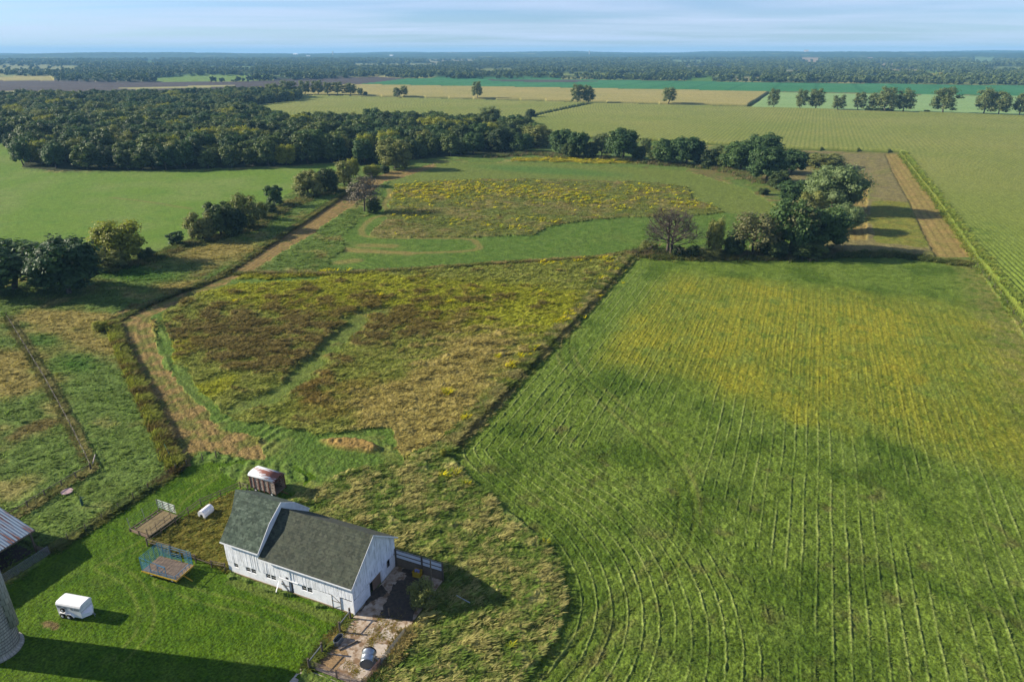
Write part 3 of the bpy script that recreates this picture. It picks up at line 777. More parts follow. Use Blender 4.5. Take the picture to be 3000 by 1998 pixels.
def quads(P, Nn, size, rng, asp=0.7):
    """leaf-clump quads at P facing roughly Nn"""
    n = len(P)
    t = rng.normal(size=(n, 3)); t -= (t*Nn).sum(1)[:, None]*Nn; t /= np.linalg.norm(t, axis=1)[:, None]+1e-9
    b = np.cross(Nn, t); s = size[:, None]*0.5
    V = np.stack([P-t*s-b*s*asp, P+t*s-b*s*asp, P+t*s+b*s*asp, P-t*s+b*s*asp], 1).reshape(-1, 3)
    return V, np.arange(4*n).reshape(n, 4)
def lobes(rng, n, rx, z0, z1, top=0.9, flat=1.0):
    """lobe centres and radii filling a crown of unit tree height"""
    out = []; zc = (z0+z1)/2; rz = (z1-z0)/2
    for k in range(n):
        a = 2*pi*k*0.381966+rng.uniform(0, 0.8); q = (k+0.5)/n
        zz = -0.75+1.65*q
        e = sqrt(max(0.05, 1-(zz*0.85)**2)); rr = rx*e*rng.uniform(0.48, 0.84)*flat
        r = rx*rng.uniform(0.24, 0.40)
        out.append((rr*cos(a), rr*sin(a), zc+zz*(rz-r*0.55), r))
    out.append((0, 0, zc, rx*0.55))
    return out
def make_crown(name, seed, m, nl=16, leaves=3000, rx=0.42, z0=0.16, z1=1.0, leaf=0.045, up=0.5, rnd=0.45, core=0.62, wisp=0.1, rough=0.18):
    rng = np.random.default_rng(seed); Ls = lobes(rng, nl, rx, z0, z1)
    rr = np.array([l[3] for l in Ls]); cum = rr**2/np.sum(rr**2)
    Vs, Fs, Ts = [], [], []; off = 0
    for li, l in enumerate(Ls):
        n = int(leaves*cum[li]); d = rng.normal(size=(n, 3)); d /= np.linalg.norm(d, axis=1)[:, None]
        d[:, 2] = np.where(d[:, 2] < -0.35, -d[:, 2], d[:, 2])
        # knobbly sub-clumps on each lobe
        k = 1+rough*np.sin(d[:, 0]*7+li)*np.cos(d[:, 1]*6+2*li)+rough*0.8*np.sin(d[:, 2]*9+3*li)
        rad = l[3]*k*(1-0.28*rng.random(n)**1.5+wisp*(rng.random(n) > 0.88))
        P = np.array(l[:3])+d*rad[:, None]*np.array([1, 1, 0.85])
        nn = d+rnd*rng.normal(size=(n, 3))+np.array([0, 0, up]); nn /= np.linalg.norm(nn, axis=1)[:, None]
        V, Fq = quads(P, nn, leaf*rng.uniform(0.6, 1.35, n), rng)
        t = (0.88+0.24*rng.random())*(0.85+0.3*rng.random(n))
        Vs.append(V); Fs.append(Fq+off); off += len(V); Ts.append(np.repeat(t, 4))
        if core > 0:   # solid inner lobe added for density and to block light, tinted darker
            a, b = 7, 5; th_ = np.linspace(0, 2*pi, a, endpoint=False); ph_ = np.linspace(-1.35, 1.35, b)
            pv = np.array([[cos(t1)*cos(p1), sin(t1)*cos(p1), sin(p1)] for p1 in ph_ for t1 in th_])
            pv = np.array(l[:3])+pv*l[3]*core*(0.85+0.3*rng.random((len(pv), 1)))
            fq = np.array([(j*a+i2, j*a+(i2+1) % a, (j+1)*a+(i2+1) % a, (j+1)*a+i2) for j in range(b-1) for i2 in range(a)])
            Vs.append(pv); Fs.append(fq+off); off += len(pv); Ts.append(np.full(len(pv), 0.8))
    V = np.concatenate(Vs); Fq = np.concatenate(Fs); T = np.concatenate(Ts)
    rxy = np.quantile(np.hypot(V[:, 0], V[:, 1]), 0.985); V[:, :2] *= rx/rxy; V[:, 2] *= 1.0/np.quantile(V[:, 2], 0.998)
    me = mesh_from(name, V, Fq, m); set_col(me, "tint", np.repeat(T[:, None], 3, 1))
    return me, Ls
def make_trunk(name, seed, Ls, m=None, r=0.028, fork=0.22, nlimb=7, lean=0.02):
    rng = np.random.default_rng(seed); b = MB()
    pts = [Vector((0, 0, -0.03)), Vector((rng.normal()*lean, rng.normal()*lean, fork)), Vector((rng.normal()*lean*1.5, rng.normal()*lean*1.5, fork+0.25)), Vector((0, 0, 0.75))]
    rs = [r*1.35, r*0.9, r*0.6, r*0.2]
    for a in range(3): b.tube(pts[a], pts[a+1], rs[a], rs[a+1], 7)
    for l in Ls[:nlimb*2:2]:
        st = pts[1].lerp(pts[2], rng.random()); e = Vector(l[:3]); mid = st.lerp(e, 0.5)+Vector((0, 0, 0.03))
        b.tube(st, mid, r*0.45, r*0.3, 5); b.tube(mid, e, r*0.3, r*0.1, 5)
    me = bpy.data.meshes.new(name); me.from_pydata([tuple(p) for p in b.v], [], b.f); me.materials.append(m or M_BARK)
    return me
TPL = {}
def template(key, seed, m, trunk_kw=None, bark=None, **kw):
    me, Ls = make_crown(key+"_crown", seed, m, **kw)
    TPL[key] = (me, make_trunk(key+"_trunk", seed+1, Ls, bark, **(trunk_kw or {})), 2*kw.get('rx', 0.42))
for k in range(4):
    template("oak%d" % k, 100+k, L_OAK, nl=28+3*k, leaves=6500, rx=0.50, z0=0.04, leaf=0.040, rough=0.24)
    template("wood%d" % k, 120+k, L_WOOD, nl=24+3*k, leaves=3200, rx=0.46, z0=-0.02, leaf=0.048, rough=0.2)
    template("cotton%d" % k, 140+k, L_COT, nl=20+2*k, leaves=4200, rx=0.40, z0=-0.04, leaf=0.034, wisp=0.3, core=0.42, rough=0.3, trunk_kw=dict(lean=0.05, r=0.02), bark=M_GBARK)
template("round0", 160, L_WOOD, nl=30, leaves=5000, rx=0.48, z0=-0.1, leaf=0.042, rough=0.1)
template("olive0", 161, L_OLIVE, nl=28, leaves=5000, rx=0.5, z0=-0.1, leaf=0.034, rough=0.12, wisp=0.35)
template("olive1", 162, L_OLIVE, nl=24, leaves=4200, rx=0.5, z0=-0.08, leaf=0.036, rough=0.2, wisp=0.35, core=0.5)
template("yellow0", 163, L_YEL, nl=28, leaves=6500, rx=0.5, z0=-0.04, leaf=0.034, rough=0.2, wisp=0.25, core=0.5)
template("willow0", 164, L_WIL, nl=30, leaves=9000, rx=0.56, z0=0.02, leaf=0.026, rough=0.2, wisp=0.3, up=0.2)
template("tan0", 165, L_TAN, nl=20, leaves=3800, rx=0.5, z0=0.12, leaf=0.034, rough=0.28, wisp=0.35, core=0.0, trunk_kw=dict(r=0.022, nlimb=12), bark=M_BARK)
template("tan1", 166, L_TAN, nl=20, leaves=2400, rx=0.5, z0=0.45, leaf=0.034, rough=0.28, wisp=0.35, core=0.0)
template("small0", 167, L_OAK, nl=18, leaves=2600, rx=0.40, z0=-0.02, leaf=0.055, rough=0.15)
def wide_bare(name, seed, m, stems=2, limbs=15):
    """trunks with limbs leaving at every height, ending in fine twigs on a rounded outline"""
    rng = np.random.default_rng(seed); b = MB()
    def sprig(p, d, L, r, k):
        e = p+d*L; b.tube(p, e, r, r*0.6, 5 if k > 1 else 3, False)
        if k == 0: return
        for q in range(4 if k > 1 else 7):
            nd = (d+Vector(rng.normal(size=3)*0.55)+Vector((0, 0, 0.15))).normalized(); sprig(p+d*L*rng.uniform(0.35, 1.0), nd, L*rng.uniform(0.45, 0.68), max(r*0.5, 0.0013), k-1)
    for s in range(stems):
        o = Vector((0.05*s-0.03*(stems > 1), 0.02*s, -0.02)); top = o+Vector((rng.normal()*0.05+0.06*(s-0.5), rng.normal()*0.05, 0.78)); pts = [o, o.lerp(top, 0.4)+Vector((rng.normal()*0.015, 0, 0)), top]
        b.tube(pts[0], pts[1], 0.024, 0.017, 8, False); b.tube(pts[1], pts[2], 0.017, 0.005, 7, False)
        for k in range(limbs):
            z = 0.22+0.55*k/limbs; p = o.lerp(top, z/0.8); a = 2.4*k+s*1.3+rng.uniform(-0.3, 0.3); el = rng.uniform(0.15, 0.75)+0.5*(k/limbs)
            d = Vector((cos(a)*cos(el), sin(a)*cos(el), sin(el))); sprig(p, d, 0.30*(1-0.45*(k/limbs))*rng.uniform(0.8, 1.15), 0.009*(1-0.5*k/limbs), 3)
    V = np.array([tuple(v) for v in b.v]); r = np.quantile(np.hypot(V[:, 0], V[:, 1]), 0.99)
    V[:, :2] *= 0.5/r; V[:, 2] /= np.quantile(V[:, 2], 0.999)
    me = bpy.data.meshes.new(name); me.from_pydata([tuple(v) for v in V], [], b.f); me.materials.append(m); return me
TPL["bare0"] = (None, wide_bare("bare_tree", 31, M_BARK, 2, 24), 1.0)
TPL["grey0"] = (None, wide_bare("grey_tree", 35, M_BARK, 1, 20), 1.0)
cg, Lg = make_crown("grey_twig_crown", 36, L_GREY, nl=26, leaves=2400, rx=0.5, z0=0.12, leaf=0.026, core=0, wisp=0.3); TPL["grey0"] = (cg, TPL["grey0"][1], 1.0)
for k in range(3):
    me, _ = make_crown("far_crown%d" % k, 180+k, L_FAR, nl=7, leaves=150, rx=0.46, z0=0.05, leaf=0.26, core=0.8, rough=0.1); TPL["far%d" % k] = (me, None, 0.92)
me, _ = make_crown("far_poplar", 185, L_FAR2, nl=6, leaves=140, rx=0.30, z0=0.05, leaf=0.2, core=0.8, rough=0.1); TPL["far3"] = (me, None, 0.6)

def put_tree(x, y, hgt_, wid, kind, label, group=None, name="tree", cat="tree", rz=None):
    cr, tk, dw = TPL[kind]
    root = empty(name, (x, y, gz(x, y)-0.15), random.uniform(0, 6.28) if rz is None else rz)
    s = (wid/dw, wid/dw, hgt_)
    if cr is not None:
        c = link("crown", cr, root); c.scale = s
    if tk is not None:
        t = link("trunk" if cat != "shrub" else "stem", tk, root); t.scale = s
    tag(root, label, cat, group); return root
def T(u, vb, vt, wpx, kind, label, group=None, name="tree", cat="tree"):
    x, y = gp(u, vb); hh = max(1.2, tall((u, vb), (u, vt)))
    dep = (hypot(x, y)*cos(PITCH)+H*sin(PITCH))
    return put_tree(x, y, hh, wpx*dep/F, kind, label, group, name, cat)

# --- foreground hedgerow on the left
T(40, 850, 705, 215, "oak0", "huge dark oak at the left edge, first tree of the hedgerow", name="oak_tree")
T(205, 862, 698, 175, "oak2", "huge dark oak with grey-green leaves, right of its twin at the left edge", name="oak_tree")
T(320, 795, 728, 105, "olive1", "dull brownish bush squeezed between the dark oak and the yellow-green tree", name="bush", cat="shrub")
T(362, 772, 645, 135, "yellow0", "rounded yellow-green tree standing in the left hedgerow", name="broadleaf_tree")
T(428, 760, 728, 52, "round0", "small dark bush just right of the yellow-green tree", name="bush", cat="shrub")
T(518, 720, 680, 46, "small0", "little round dark tree alone at the edge of the green field", name="small_tree")
T(595, 705, 622, 85, "olive0", "olive green bushy tree at the near end of the middle hedgerow clump", name="bushy_tree")
T(652, 692, 592, 95, "round0", "dark green bushy tree in the middle hedgerow clump, next to the olive one", name="bushy_tree")
T(722, 672, 568, 95, "olive1", "brownish loose-crowned tree in the middle hedgerow clump", name="bushy_tree")
T(690, 690, 610, 70, "round0", "low dark thicket filling the middle hedgerow clump", name="thicket", cat="shrub")
T(765, 645, 590, 45, "olive1", "thin brownish shrub at the far end of the hedgerow clump", name="bush", cat="shrub")
T(792, 628, 596, 42, "round0", "low dark green shrub under the small pointed tree", name="bush", cat="shrub")
T(806, 606, 543, 52, "small0", "small pointed dark tree beside the green field", name="small_tree")
T(905, 578, 500, 92, "olive0", "rounded olive tree leaning over the dirt track", name="bushy_tree")
T(962, 566, 494, 72, "round0", "dark green bushy tree behind the grey bare tree", name="bushy_tree")
T(1010, 545, 470, 62, "olive1", "greyish green tree between the wood and the dirt track", name="bushy_tree")
T(1035, 522, 464, 42, "yellow0", "light green little tree below the corner of the wood", name="small_tree")
T(1090, 520, 484, 60, "yellow0", "bright green bush right of the grey bare tree", name="bush", cat="shrub")
T(1128, 508, 486, 34, "round0", "small dark bush where the dirt track meets the wood", name="bush", cat="shrub")
T(1068, 622, 514, 108, "grey0", "grey nearly leafless tree beside the bend of the dirt track", name="bare_tree")
T(1095, 625, 585, 50, "round0", "dark undergrowth at the foot of the grey leafless tree", name="thicket", cat="shrub")
T(1158, 496, 404, 105, "olive0", "big olive brown tree standing forward of the wood edge", name="broadleaf_tree")
# --- field trees
T(1433, 388, 312, 84, "cotton0", "broad grey-green cottonwood rising behind the end of the wood", name="cottonwood_tree")
T(1420, 392, 350, 50, "yellow0", "lighter green tree at the foot of the broad cottonwood", name="broadleaf_tree")
T(1556, 349, 319, 34, "round0", "squat dark bush on the diagonal ditch in the corn", name="bush", cat="shrub")
T(1163, 286, 256, 26, "cotton1", "left half of the small tree pair on the far ditch", name="cottonwood_tree")
T(1185, 286, 255, 26, "cotton2", "right half of the small tree pair on the far ditch", name="cottonwood_tree")
T(1398, 291, 242, 34, "cotton3", "lone tall narrow tree on the far ditch", name="cottonwood_tree")
T(1690, 303, 245, 42, "cotton1", "left tree of the tall pair where the two ditches meet", name="cottonwood_tree")
T(1722, 303, 248, 42, "cotton2", "right tree of the tall pair where the two ditches meet", name="cottonwood_tree")
T(1958, 307, 260, 48, "cotton0", "lone airy tree on the far ditch at the middle of the tan field", name="cottonwood_tree")
for k, (u, vb, vt, w) in enumerate([(800, 290, 243, 45), (845, 290, 236, 60), (893, 281, 240, 38), (932, 281, 239, 42), (962, 282, 244, 30), (992, 282, 244, 40), (1028, 282, 247, 42), (1056, 283, 262, 20)]):
    T(u, vb, vt, w, "cotton%d" % (k % 4), "broad grey-green tree in the row beyond the wood's far tip", "trees in the row beyond the wood", name="cottonwood_tree")
T(1071, 283, 273, 14, "round0", "tiny bush at the right end of the row beyond the wood", name="bush", cat="shrub")
RT = [(2263, 318, 263, 42, "narrow leafy tree at the dark hedge, first of the row along the pale field"), (2345, 321, 264, 42, "left tree of the second clump along the pale field"), (2388, 321, 262, 55, "right drooping tree of the second clump along the pale field"),
      (2456, 324, 281, 46, "low rounded tree between two taller clumps along the pale field"), (2515, 325, 273, 44, "slender leaning tree at the left of the biggest clump"), (2553, 326, 275, 40, "lower tree inside the biggest clump along the pale field"), (2592, 328, 257, 66, "tallest tree of the biggest clump along the pale field"),
      (2645, 329, 263, 60, "dark full tree at the right end of the biggest clump"), (2762, 333, 259, 78, "wide solitary tree right of the biggest clump along the pale field"), (2880, 336, 260, 66, "leaning tree with a bent pale trunk near the right edge"), (2925, 338, 270, 58, "slanting thin tree between two fuller ones near the right edge"), (2988, 339, 273, 48, "full tree cut by the right edge of the view")]
for k, (u, vb, vt, w, l) in enumerate(RT):
    T(u, vb, vt-3, w*0.86, "cotton%d" % ((k*3+1) % 4), l, "trees along the pale field", name="cottonwood_tree")
for u, w in ((2545, 26), (2575, 30), (2605, 26)):
    T(u, 327, 317, w, "round0", "low dark shrub at the feet of the biggest clump along the pale field", "shrubs under the clump along the pale field", name="bush", cat="shrub")
T(2714, 331, 323, 16, "round0", "low dark shrub just left of the wide solitary tree", name="bush", cat="shrub")
# --- tree line south of the corn
MID = [(1572, 432, 364, 88, "olive1", "brownish olive tree at the end of the wood beside the gap"), (1648, 460, 380, 70, "oak1", "dark oak just right of the gap in the tree line"), (1694, 464, 388, 62, "oak3", "dark lumpy oak, second right of the gap"),
       (1668, 466, 420, 40, "round0", "low round tree in front of the first oaks right of the gap"), (1762, 462, 392, 62, "cotton1", "thinner grey-green tree in the middle of the tree line"), (1822, 472, 376, 88, "oak0", "tallest dark oak of the tree line, above the yellow flowers"),
       (1890, 455, 404, 36, "cotton2", "thin tree in the gap right of the tallest oak"), (1952, 482, 408, 78, "oak2", "broad dark oak right of the yellow flowers"), (2010, 486, 402, 84, "oak3", "broad dark oak ending the line above the green field"),
       (2055, 486, 440, 44, "round0", "low dark tree tucked against the last oak of the line"), (2110, 470, 425, 34, "cotton3", "small thin tree in the gap before the big oaks"), (2168, 505, 415, 100, "oak1", "big spreading oak left of the lumpy pair"),
       (2232, 480, 392, 92, "oak0", "tallest oak at the back of the eastern clump"), (2242, 535, 428, 92, "oak2", "lumpy dark oak standing forward in the eastern clump"), (2318, 512, 440, 72, "oak3", "rounded oak right of the eastern clump"),
       (2372, 484, 448, 34, "small0", "small dark tree behind the spiky bush"), (2418, 492, 450, 100, "olive0", "wide spiky grey-green bush by the fallow field"), (2068, 495, 472, 30, "round0", "round bush on the slope below the oaks"),
       (2325, 602, 530, 84, "oak3", "round grey-green tree left of the giant willow"), (2438, 618, 482, 150, "willow0", "giant pale green willow beside the fallow field"), (2470, 680, 600, 95, "willow0", "lower pale willow boughs at the foot of the giant willow"),
       (2236, 572, 553, 30, "round0", "small round bush on the green slope"), (2262, 548, 530, 26, "round0", "tiny dark bush under the lumpy oak"),
       (2205, 745, 612, 128, "tan0", "tree with browned tan leaves in the near clump"), (2310, 742, 585, 128, "oak1", "tall half-browned oak in the near clump"), (2318, 745, 590, 110, "tan1", "browned top of the tall oak in the near clump"),
       (2405, 735, 608, 120, "oak2", "dark full oak at the right end of the near clump"), (2150, 748, 690, 60, "round0", "dark low tree under the tan-leaved tree"), (2265, 752, 700, 80, "round0", "dark thicket between the tan-leaved tree and the tall oak"),
       (2360, 752, 705, 90, "round0", "dark thicket at the foot of the tall half-browned oak")]
for u, vb, vt, w, k, l in MID:
    w = w*1.16
    bush = vb-vt < 36 or "thicket" in l or "bush" in l
    T(u, vb, vt, w, k, l, name="bush" if bush else ("willow_tree" if "willow" in k else "oak_tree" if "oak" in k else "broadleaf_tree"), cat="shrub" if bush else "tree")
T(1958, 748, 606, 190, "bare0", "leafless spreading tree with twin trunks at the top of the hay field", name="bare_tree")
for u, vb, vt, w, l in [(1900, 736, 706, 60, "brownish brush left of the leafless tree"), (1985, 752, 722, 46, "dark bush at the foot of the leafless tree"), (2030, 752, 718, 40, "round dark bush right of the leafless tree"),
                     (2080, 754, 728, 70, "low brown brush between the leafless tree and the near clump"), (2090, 745, 640, 60, "thin grey thicket at the left of the near clump")]:
    T(u, vb, vt, w, "olive1" if "brown" in l or "grey" in l else "round0", l, name="bush", cat="shrub")
for u, vb, vt, w, k, l in [(1528, 450, 392, 70, "oak2", "dark tree closing the gap at the end of the wood"), (1728, 466, 418, 46, "wood1", "low tree between the first oaks and the thin grey-green tree"), (1868, 474, 428, 50, "wood2", "low tree filling the gap right of the tallest oak"),
                          (1922, 480, 424, 50, "olive1", "brownish low tree left of the broad dark oak"), (2078, 494, 436, 54, "wood0", "low tree right of the last oak of the line"), (2128, 498, 436, 56, "wood3", "low dark tree left of the big spreading oak"),
                          (2280, 560, 500, 60, "wood1", "low tree between the lumpy oak and the rounded oak"), (2370, 640, 560, 80, "olive0", "olive tree between the grey-green round tree and the willow")]:
    T(u, vb, vt, w, k, l, name="broadleaf_tree")
# --- shrubs along the farm's fences
T(296, 972, 942, 40, "yellow0", "green bush at the corner of the overgrown fence", name="bush", cat="shrub")
T(1238, 1772, 1702, 90, "olive1", "dark overgrown bush behind the yellow crate in the barn's shade", name="bush", cat="shrub")
T(1300, 1340, 1322, 22, "yellow0", "pale weedy bush where the two fields and the barnyard meet", name="bush", cat="shrub")

# --- the wood: the nearest 200 trees one by one, the rest as one mass
rng = np.random.default_rng(5); P = np.array(WOODP); pts = []
sp = 9.6
gx = np.arange(max(P[:, 0].min(), -1500), P[:, 0].max(), sp); gy = np.arange(P[:, 1].min(), P[:, 1].max(), sp)
X, Y = np.meshgrid(gx, gy); X = X.ravel()+rng.uniform(-3.8, 3.8, X.size); Y = Y.ravel()+rng.uniform(-3.8, 3.8, Y.size)
k_ = inpoly(X, Y, P); X = X[k_]; Y = Y[k_]
va = np.degrees(np.arctan2(X*cos(YAW)+Y*sin(YAW), -X*sin(YAW)+Y*cos(YAW)))
k_ = va > -48; X = X[k_]; Y = Y[k_]
keep = rng.random(len(X)) > 0.12; X = X[keep]; Y = Y[keep]
# front edge rank: distance to the wood's southern outline, then distance to the camera
FRONT = W([(-200, 410), (0, 424), (90, 440), (64, 490), (160, 503), (500, 500), (800, 489), (1010, 476), (1300, 462), (1500, 447), (1600, 425)])
df = pdist(X, Y, FRONT)
va = np.degrees(np.arctan2(X*cos(YAW)+Y*sin(YAW), -X*sin(YAW)+Y*cos(YAW)))
score = np.hypot(X, Y)*0.25 + df*1.0 + 500*(va < -39.5)
order = np.argsort(score); ind = order[:200]; rest = order[200:]
hh = 8.5+8.5*rng.random(len(X))+2.5*noise(X/40, Y/40, 77)
ww = hh*rng.uniform(0.80, 1.15, len(X))
pick = rng.integers(0, 4, len(X))
for n_, k in enumerate(ind):
    put_tree(float(X[k]), float(Y[k]), float(hh[k]), float(ww[k]), ("oak%d" if (n_ % 4 == 0) else "wood%d") % pick[k] if n_ % 9 else ("olive1" if n_ % 2 else "yellow0"),
             "olive brown tree among the dark trees of the wood's near edge" if n_ % 9 == 0 and n_ % 2 else "yellow-green tree among the dark trees of the wood's near edge" if n_ % 9 == 0 else "dark green broadleaf tree crowding the near edge of the wood", "trees of the wood's near edge", name="wood_tree")

def scatter(name, X, Y, Z, S, kinds, picks, label, cat):
    """one object: copies of the template crowns on the given points"""
    tc_ = bpy.data.collections.new(name+"_kinds")
    for a, kd in enumerate(kinds):
        o = bpy.data.objects.new("%02d_%s" % (a, kd), TPL[kd][0]); tc_.objects.link(o)
    me = bpy.data.meshes.new(name); n = len(X)
    me.vertices.add(n); me.vertices.foreach_set("co", np.stack([X, Y, Z], 1).astype(np.float32).ravel())
    a = me.attributes.new("sc", 'FLOAT_VECTOR', 'POINT'); a.data.foreach_set("vector", S.astype(np.float32).ravel())
    a = me.attributes.new("rz", 'FLOAT', 'POINT'); a.data.foreach_set("value", np.random.default_rng(3).uniform(0, 6.28, n).astype(np.float32))
    a = me.attributes.new("pick", 'INT', 'POINT'); a.data.foreach_set("value", picks.astype(np.int32))
    o = link(name, me); tag(o, label, cat, kind="stuff")
    ng = bpy.data.node_groups.new(name, 'GeometryNodeTree')
    ng.interface.new_socket("Geometry", in_out='INPUT', socket_type='NodeSocketGeometry'); ng.interface.new_socket("Geometry", in_out='OUTPUT', socket_type='NodeSocketGeometry')
    nd = ng.nodes; gi = nd.new("NodeGroupInput"); go = nd.new("NodeGroupOutput")
    ci = nd.new("GeometryNodeCollectionInfo"); ci.inputs[0].default_value = tc_; ci.inputs['Separate Children'].default_value = True; ci.inputs['Reset Children'].default_value = True
    ip = nd.new("GeometryNodeInstanceOnPoints"); ip.inputs['Pick Instance'].default_value = True
    def attr(nm, ty):
        q = nd.new("GeometryNodeInputNamedAttribute"); q.data_type = ty; q.inputs[0].default_value = nm; return q.outputs[0]
    cx_ = nd.new("ShaderNodeCombineXYZ"); ng.links.new(attr("rz", 'FLOAT'), cx_.inputs[2])
    ng.links.new(gi.outputs[0], ip.inputs['Points']); ng.links.new(ci.outputs[0], ip.inputs['Instance'])
    ng.links.new(attr("pick", 'INT'), ip.inputs['Instance Index']); ng.links.new(cx_.outputs[0], ip.inputs['Rotation']); ng.links.new(attr("sc", 'FLOAT_VECTOR'), ip.inputs['Scale'])
    ng.links.new(ip.outputs[0], go.inputs[0])
    md = o.modifiers.new("scatter", 'NODES'); md.node_group = ng
    return o
k = rest
S = np.stack([ww[k]/0.88, ww[k]/0.88, hh[k]], 1)
scatter("woodland", X[k], Y[k], np.full(len(k), -0.2), S, ["wood0", "wood1", "wood2", "wood3", "oak0", "oak3", "olive1", "yellow0"], np.where(rng.random(len(k)) < 0.06+0.3*(noise(X[k]/45, Y[k]/30, 88) > 0.35), 6, np.where(rng.random(len(k)) < 0.05, 7, rng.integers(0, 6, len(k)))), "mass of dark green treetops deep in the wood on the left", "woodland")

# --- far valley woods
rng = np.random.default_rng(8)
n = 90000
rr_ = np.sqrt(rng.uniform(1640**2, 5600**2, n)); aa = np.radians(rng.uniform(-44, 42, n))
fx_ = rr_*np.sin(aa); fy_ = rr_*np.cos(aa); X = fx_*cos(YAW)-fy_*sin(YAW); Y = fx_*sin(YAW)+fy_*cos(YAW)
rg, cv, zz = regat(X, Y)
w = wood_amount(X, Y)
okr = (rg == RI["valley"]) | (rg == RI["hills"])
belt = (rr_ < 2300) & (noise(X/170, Y/60, 411)+0.55*noise(X/50, Y/30, 412) > -0.10) & ~clear_mask(X, Y)
keep = okr & (((w > 0.5) & (rng.random(n) < 0.85)) | belt | ((w <= 0.5) & (rng.random(n) < 0.02)))
X = X[keep]; Y = Y[keep]; rr_ = rr_[keep]
hh = rng.uniform(7, 18, len(X))*np.where(rr_ > 3500, 1.25, 1.0)
small = noise(X/90, Y/90, 415) < -0.25
hh = np.where(small, hh*0.6, hh)
pop = noise(X/140, Y/100, 420) > 0.25
pk = np.where(pop & (rng.random(len(X)) < 0.6), 3, rng.integers(0, 3, len(X)))
ww = hh*rng.uniform(0.9, 1.35, len(X))*np.where(rr_ > 3500, 1.3, 1.0)
S = np.stack([ww/0.92, ww/0.92, hh], 1)
scatter("distant_woodland", X, Y, terrain(X, Y)-0.5, S, ["far0", "far1", "far2", "far3"], pk, "wooded valley and scattered far trees fading towards the horizon", "woodland")
print("far trees", len(X), "wood trees", len(rest))
# ------------------------------------------------------------------ materials of the farm
def streaky(name, base, dark, sx=1.0, sy=1.0, sz=0.15, lo=0.55, hi=0.72, rough=0.8, sc_=6.0, metal=0.0):
    m = mat(name, base, rough, metal); g = N(m)
    f = g.noise(g.coord('Object', (sx, sy, sz)), sc_, 5, 0.65)
    f2 = g.noise(g.coord('Object'), 1.3, 3)
    c = g.ramp(f, [(lo, base), (hi, dark)])
    g.color(g.mix(1.0, c, g.ramp(f2, [(0.3, G3(0.86)), (0.7, G3(1.08))]), 'MULTIPLY')); return m
M_SIDING = streaky("white_board_siding", C4(230, 232, 235, 1.5), C4(130, 132, 130, 1.1), 1.7, 1.7, 0.10, 0.52, 0.72)
M_BLOCK = streaky("whitewashed_block", C4(228, 230, 232, 1.45), C4(176, 168, 152, 1.2), 0.8, 0.8, 0.8, 0.55, 0.85)
M_TRIM = streaky("white_trim", C4(236, 238, 240, 1.3), C4(196, 192, 186, 1.25), 1, 1, 1, 0.6, 0.9)
M_FOOT = mat("bare_footing", C4(160, 140, 112), 0.95)
M_GLASS = mat("dark_glass", (0.012, 0.016, 0.02, 1), 0.15)
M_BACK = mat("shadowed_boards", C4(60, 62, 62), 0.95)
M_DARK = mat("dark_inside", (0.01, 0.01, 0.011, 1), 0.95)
M_TANDOOR = streaky("weathered_plywood", C4(150, 124, 104), C4(104, 84, 70), 1, 1, 0.4)
def shingles(name, cols, rot):
    m = mat(name, rough=0.95); g = N(m)
    v = g.coord('Object', (1, 1.28, 0.0))
    bt = g.new("ShaderNodeTexBrick"); bt.inputs['Scale'].default_value = 1.0
    bt.inputs['Brick Width'].default_value = 0.62; bt.inputs['Row Height'].default_value = 0.30; bt.inputs['Mortar Size'].default_value = 0.022
    bt.inputs['Color1'].default_value = cols[0]; bt.inputs['Color2'].default_value = cols[1]; bt.inputs['Mortar'].default_value = cols[2]; bt.inputs['Bias'].default_value = -0.1
    g.link(v, bt.inputs['Vector'])
    wn = g.new("ShaderNodeTexVoronoi"); wn.inputs['Scale'].default_value = 2.6; g.link(g.coord('Object', (1.1, 1.6, 0)), wn.inputs['Vector'])
    c = g.mix(0.55, bt.outputs['Color'], g.ramp(wn.outputs['Color'], [(0.2, cols[2]), (0.5, cols[0]), (0.85, cols[1])]))
    c = g.mix(1.0, c, g.ramp(g.noise(g.coord('Object'), 0.7, 3), [(0.3, G3(0.84)), (0.7, G3(1.14))]), 'MULTIPLY')
    g.color(c); g.bump(bt.outputs['Fac'], -0.4, 0.03); return m
M_SH_E = shingles("olive_grey_shingles", [C4(66, 74, 60), C4(88, 92, 76), C4(42, 48, 40)], 0)
M_SH_W = shingles("green_shingles", [C4(60, 76, 62), C4(100, 114, 98), C4(40, 54, 44)], 0)
M_GREYWOOD = streaky("weathered_wood", C4(142, 128, 108), C4(92, 80, 66), 2, 2, 2, 0.4, 0.7)
M_POST = streaky("fence_post_wood", C4(118, 106, 90), C4(78, 70, 60), 2, 2, 2, 0.4, 0.7)
M_DECK = streaky("plank_deck", C4(140, 124, 108), C4(88, 70, 56), 5, 0.6, 1, 0.42, 0.68, sc_=3.0)
M_DECKY = streaky("lichened_plank_deck", C4(150, 134, 92), C4(92, 74, 44), 5, 0.6, 1, 0.42, 0.68, sc_=3.0)
M_GALV = streaky("galvanised_steel", C4(190, 200, 208), C4(150, 158, 164), 1, 1, 1, 0.5, 0.8, 0.35, 3, 0.85)
M_GATE = streaky("galvanised_gate", C4(150, 156, 158), C4(110, 104, 96), 1, 1, 1, 0.5, 0.8, 0.5, 3, 0.3)
M_BLUE = mat("blue_paint", C4(44, 128, 168), 0.5)
M_YELLOW = streaky("yellow_paint", C4(206, 172, 36), C4(150, 110, 40), 2, 2, 2, 0.55, 0.8)
M_RUBBER = mat("tyre_rubber", C4(38, 38, 38), 0.9)
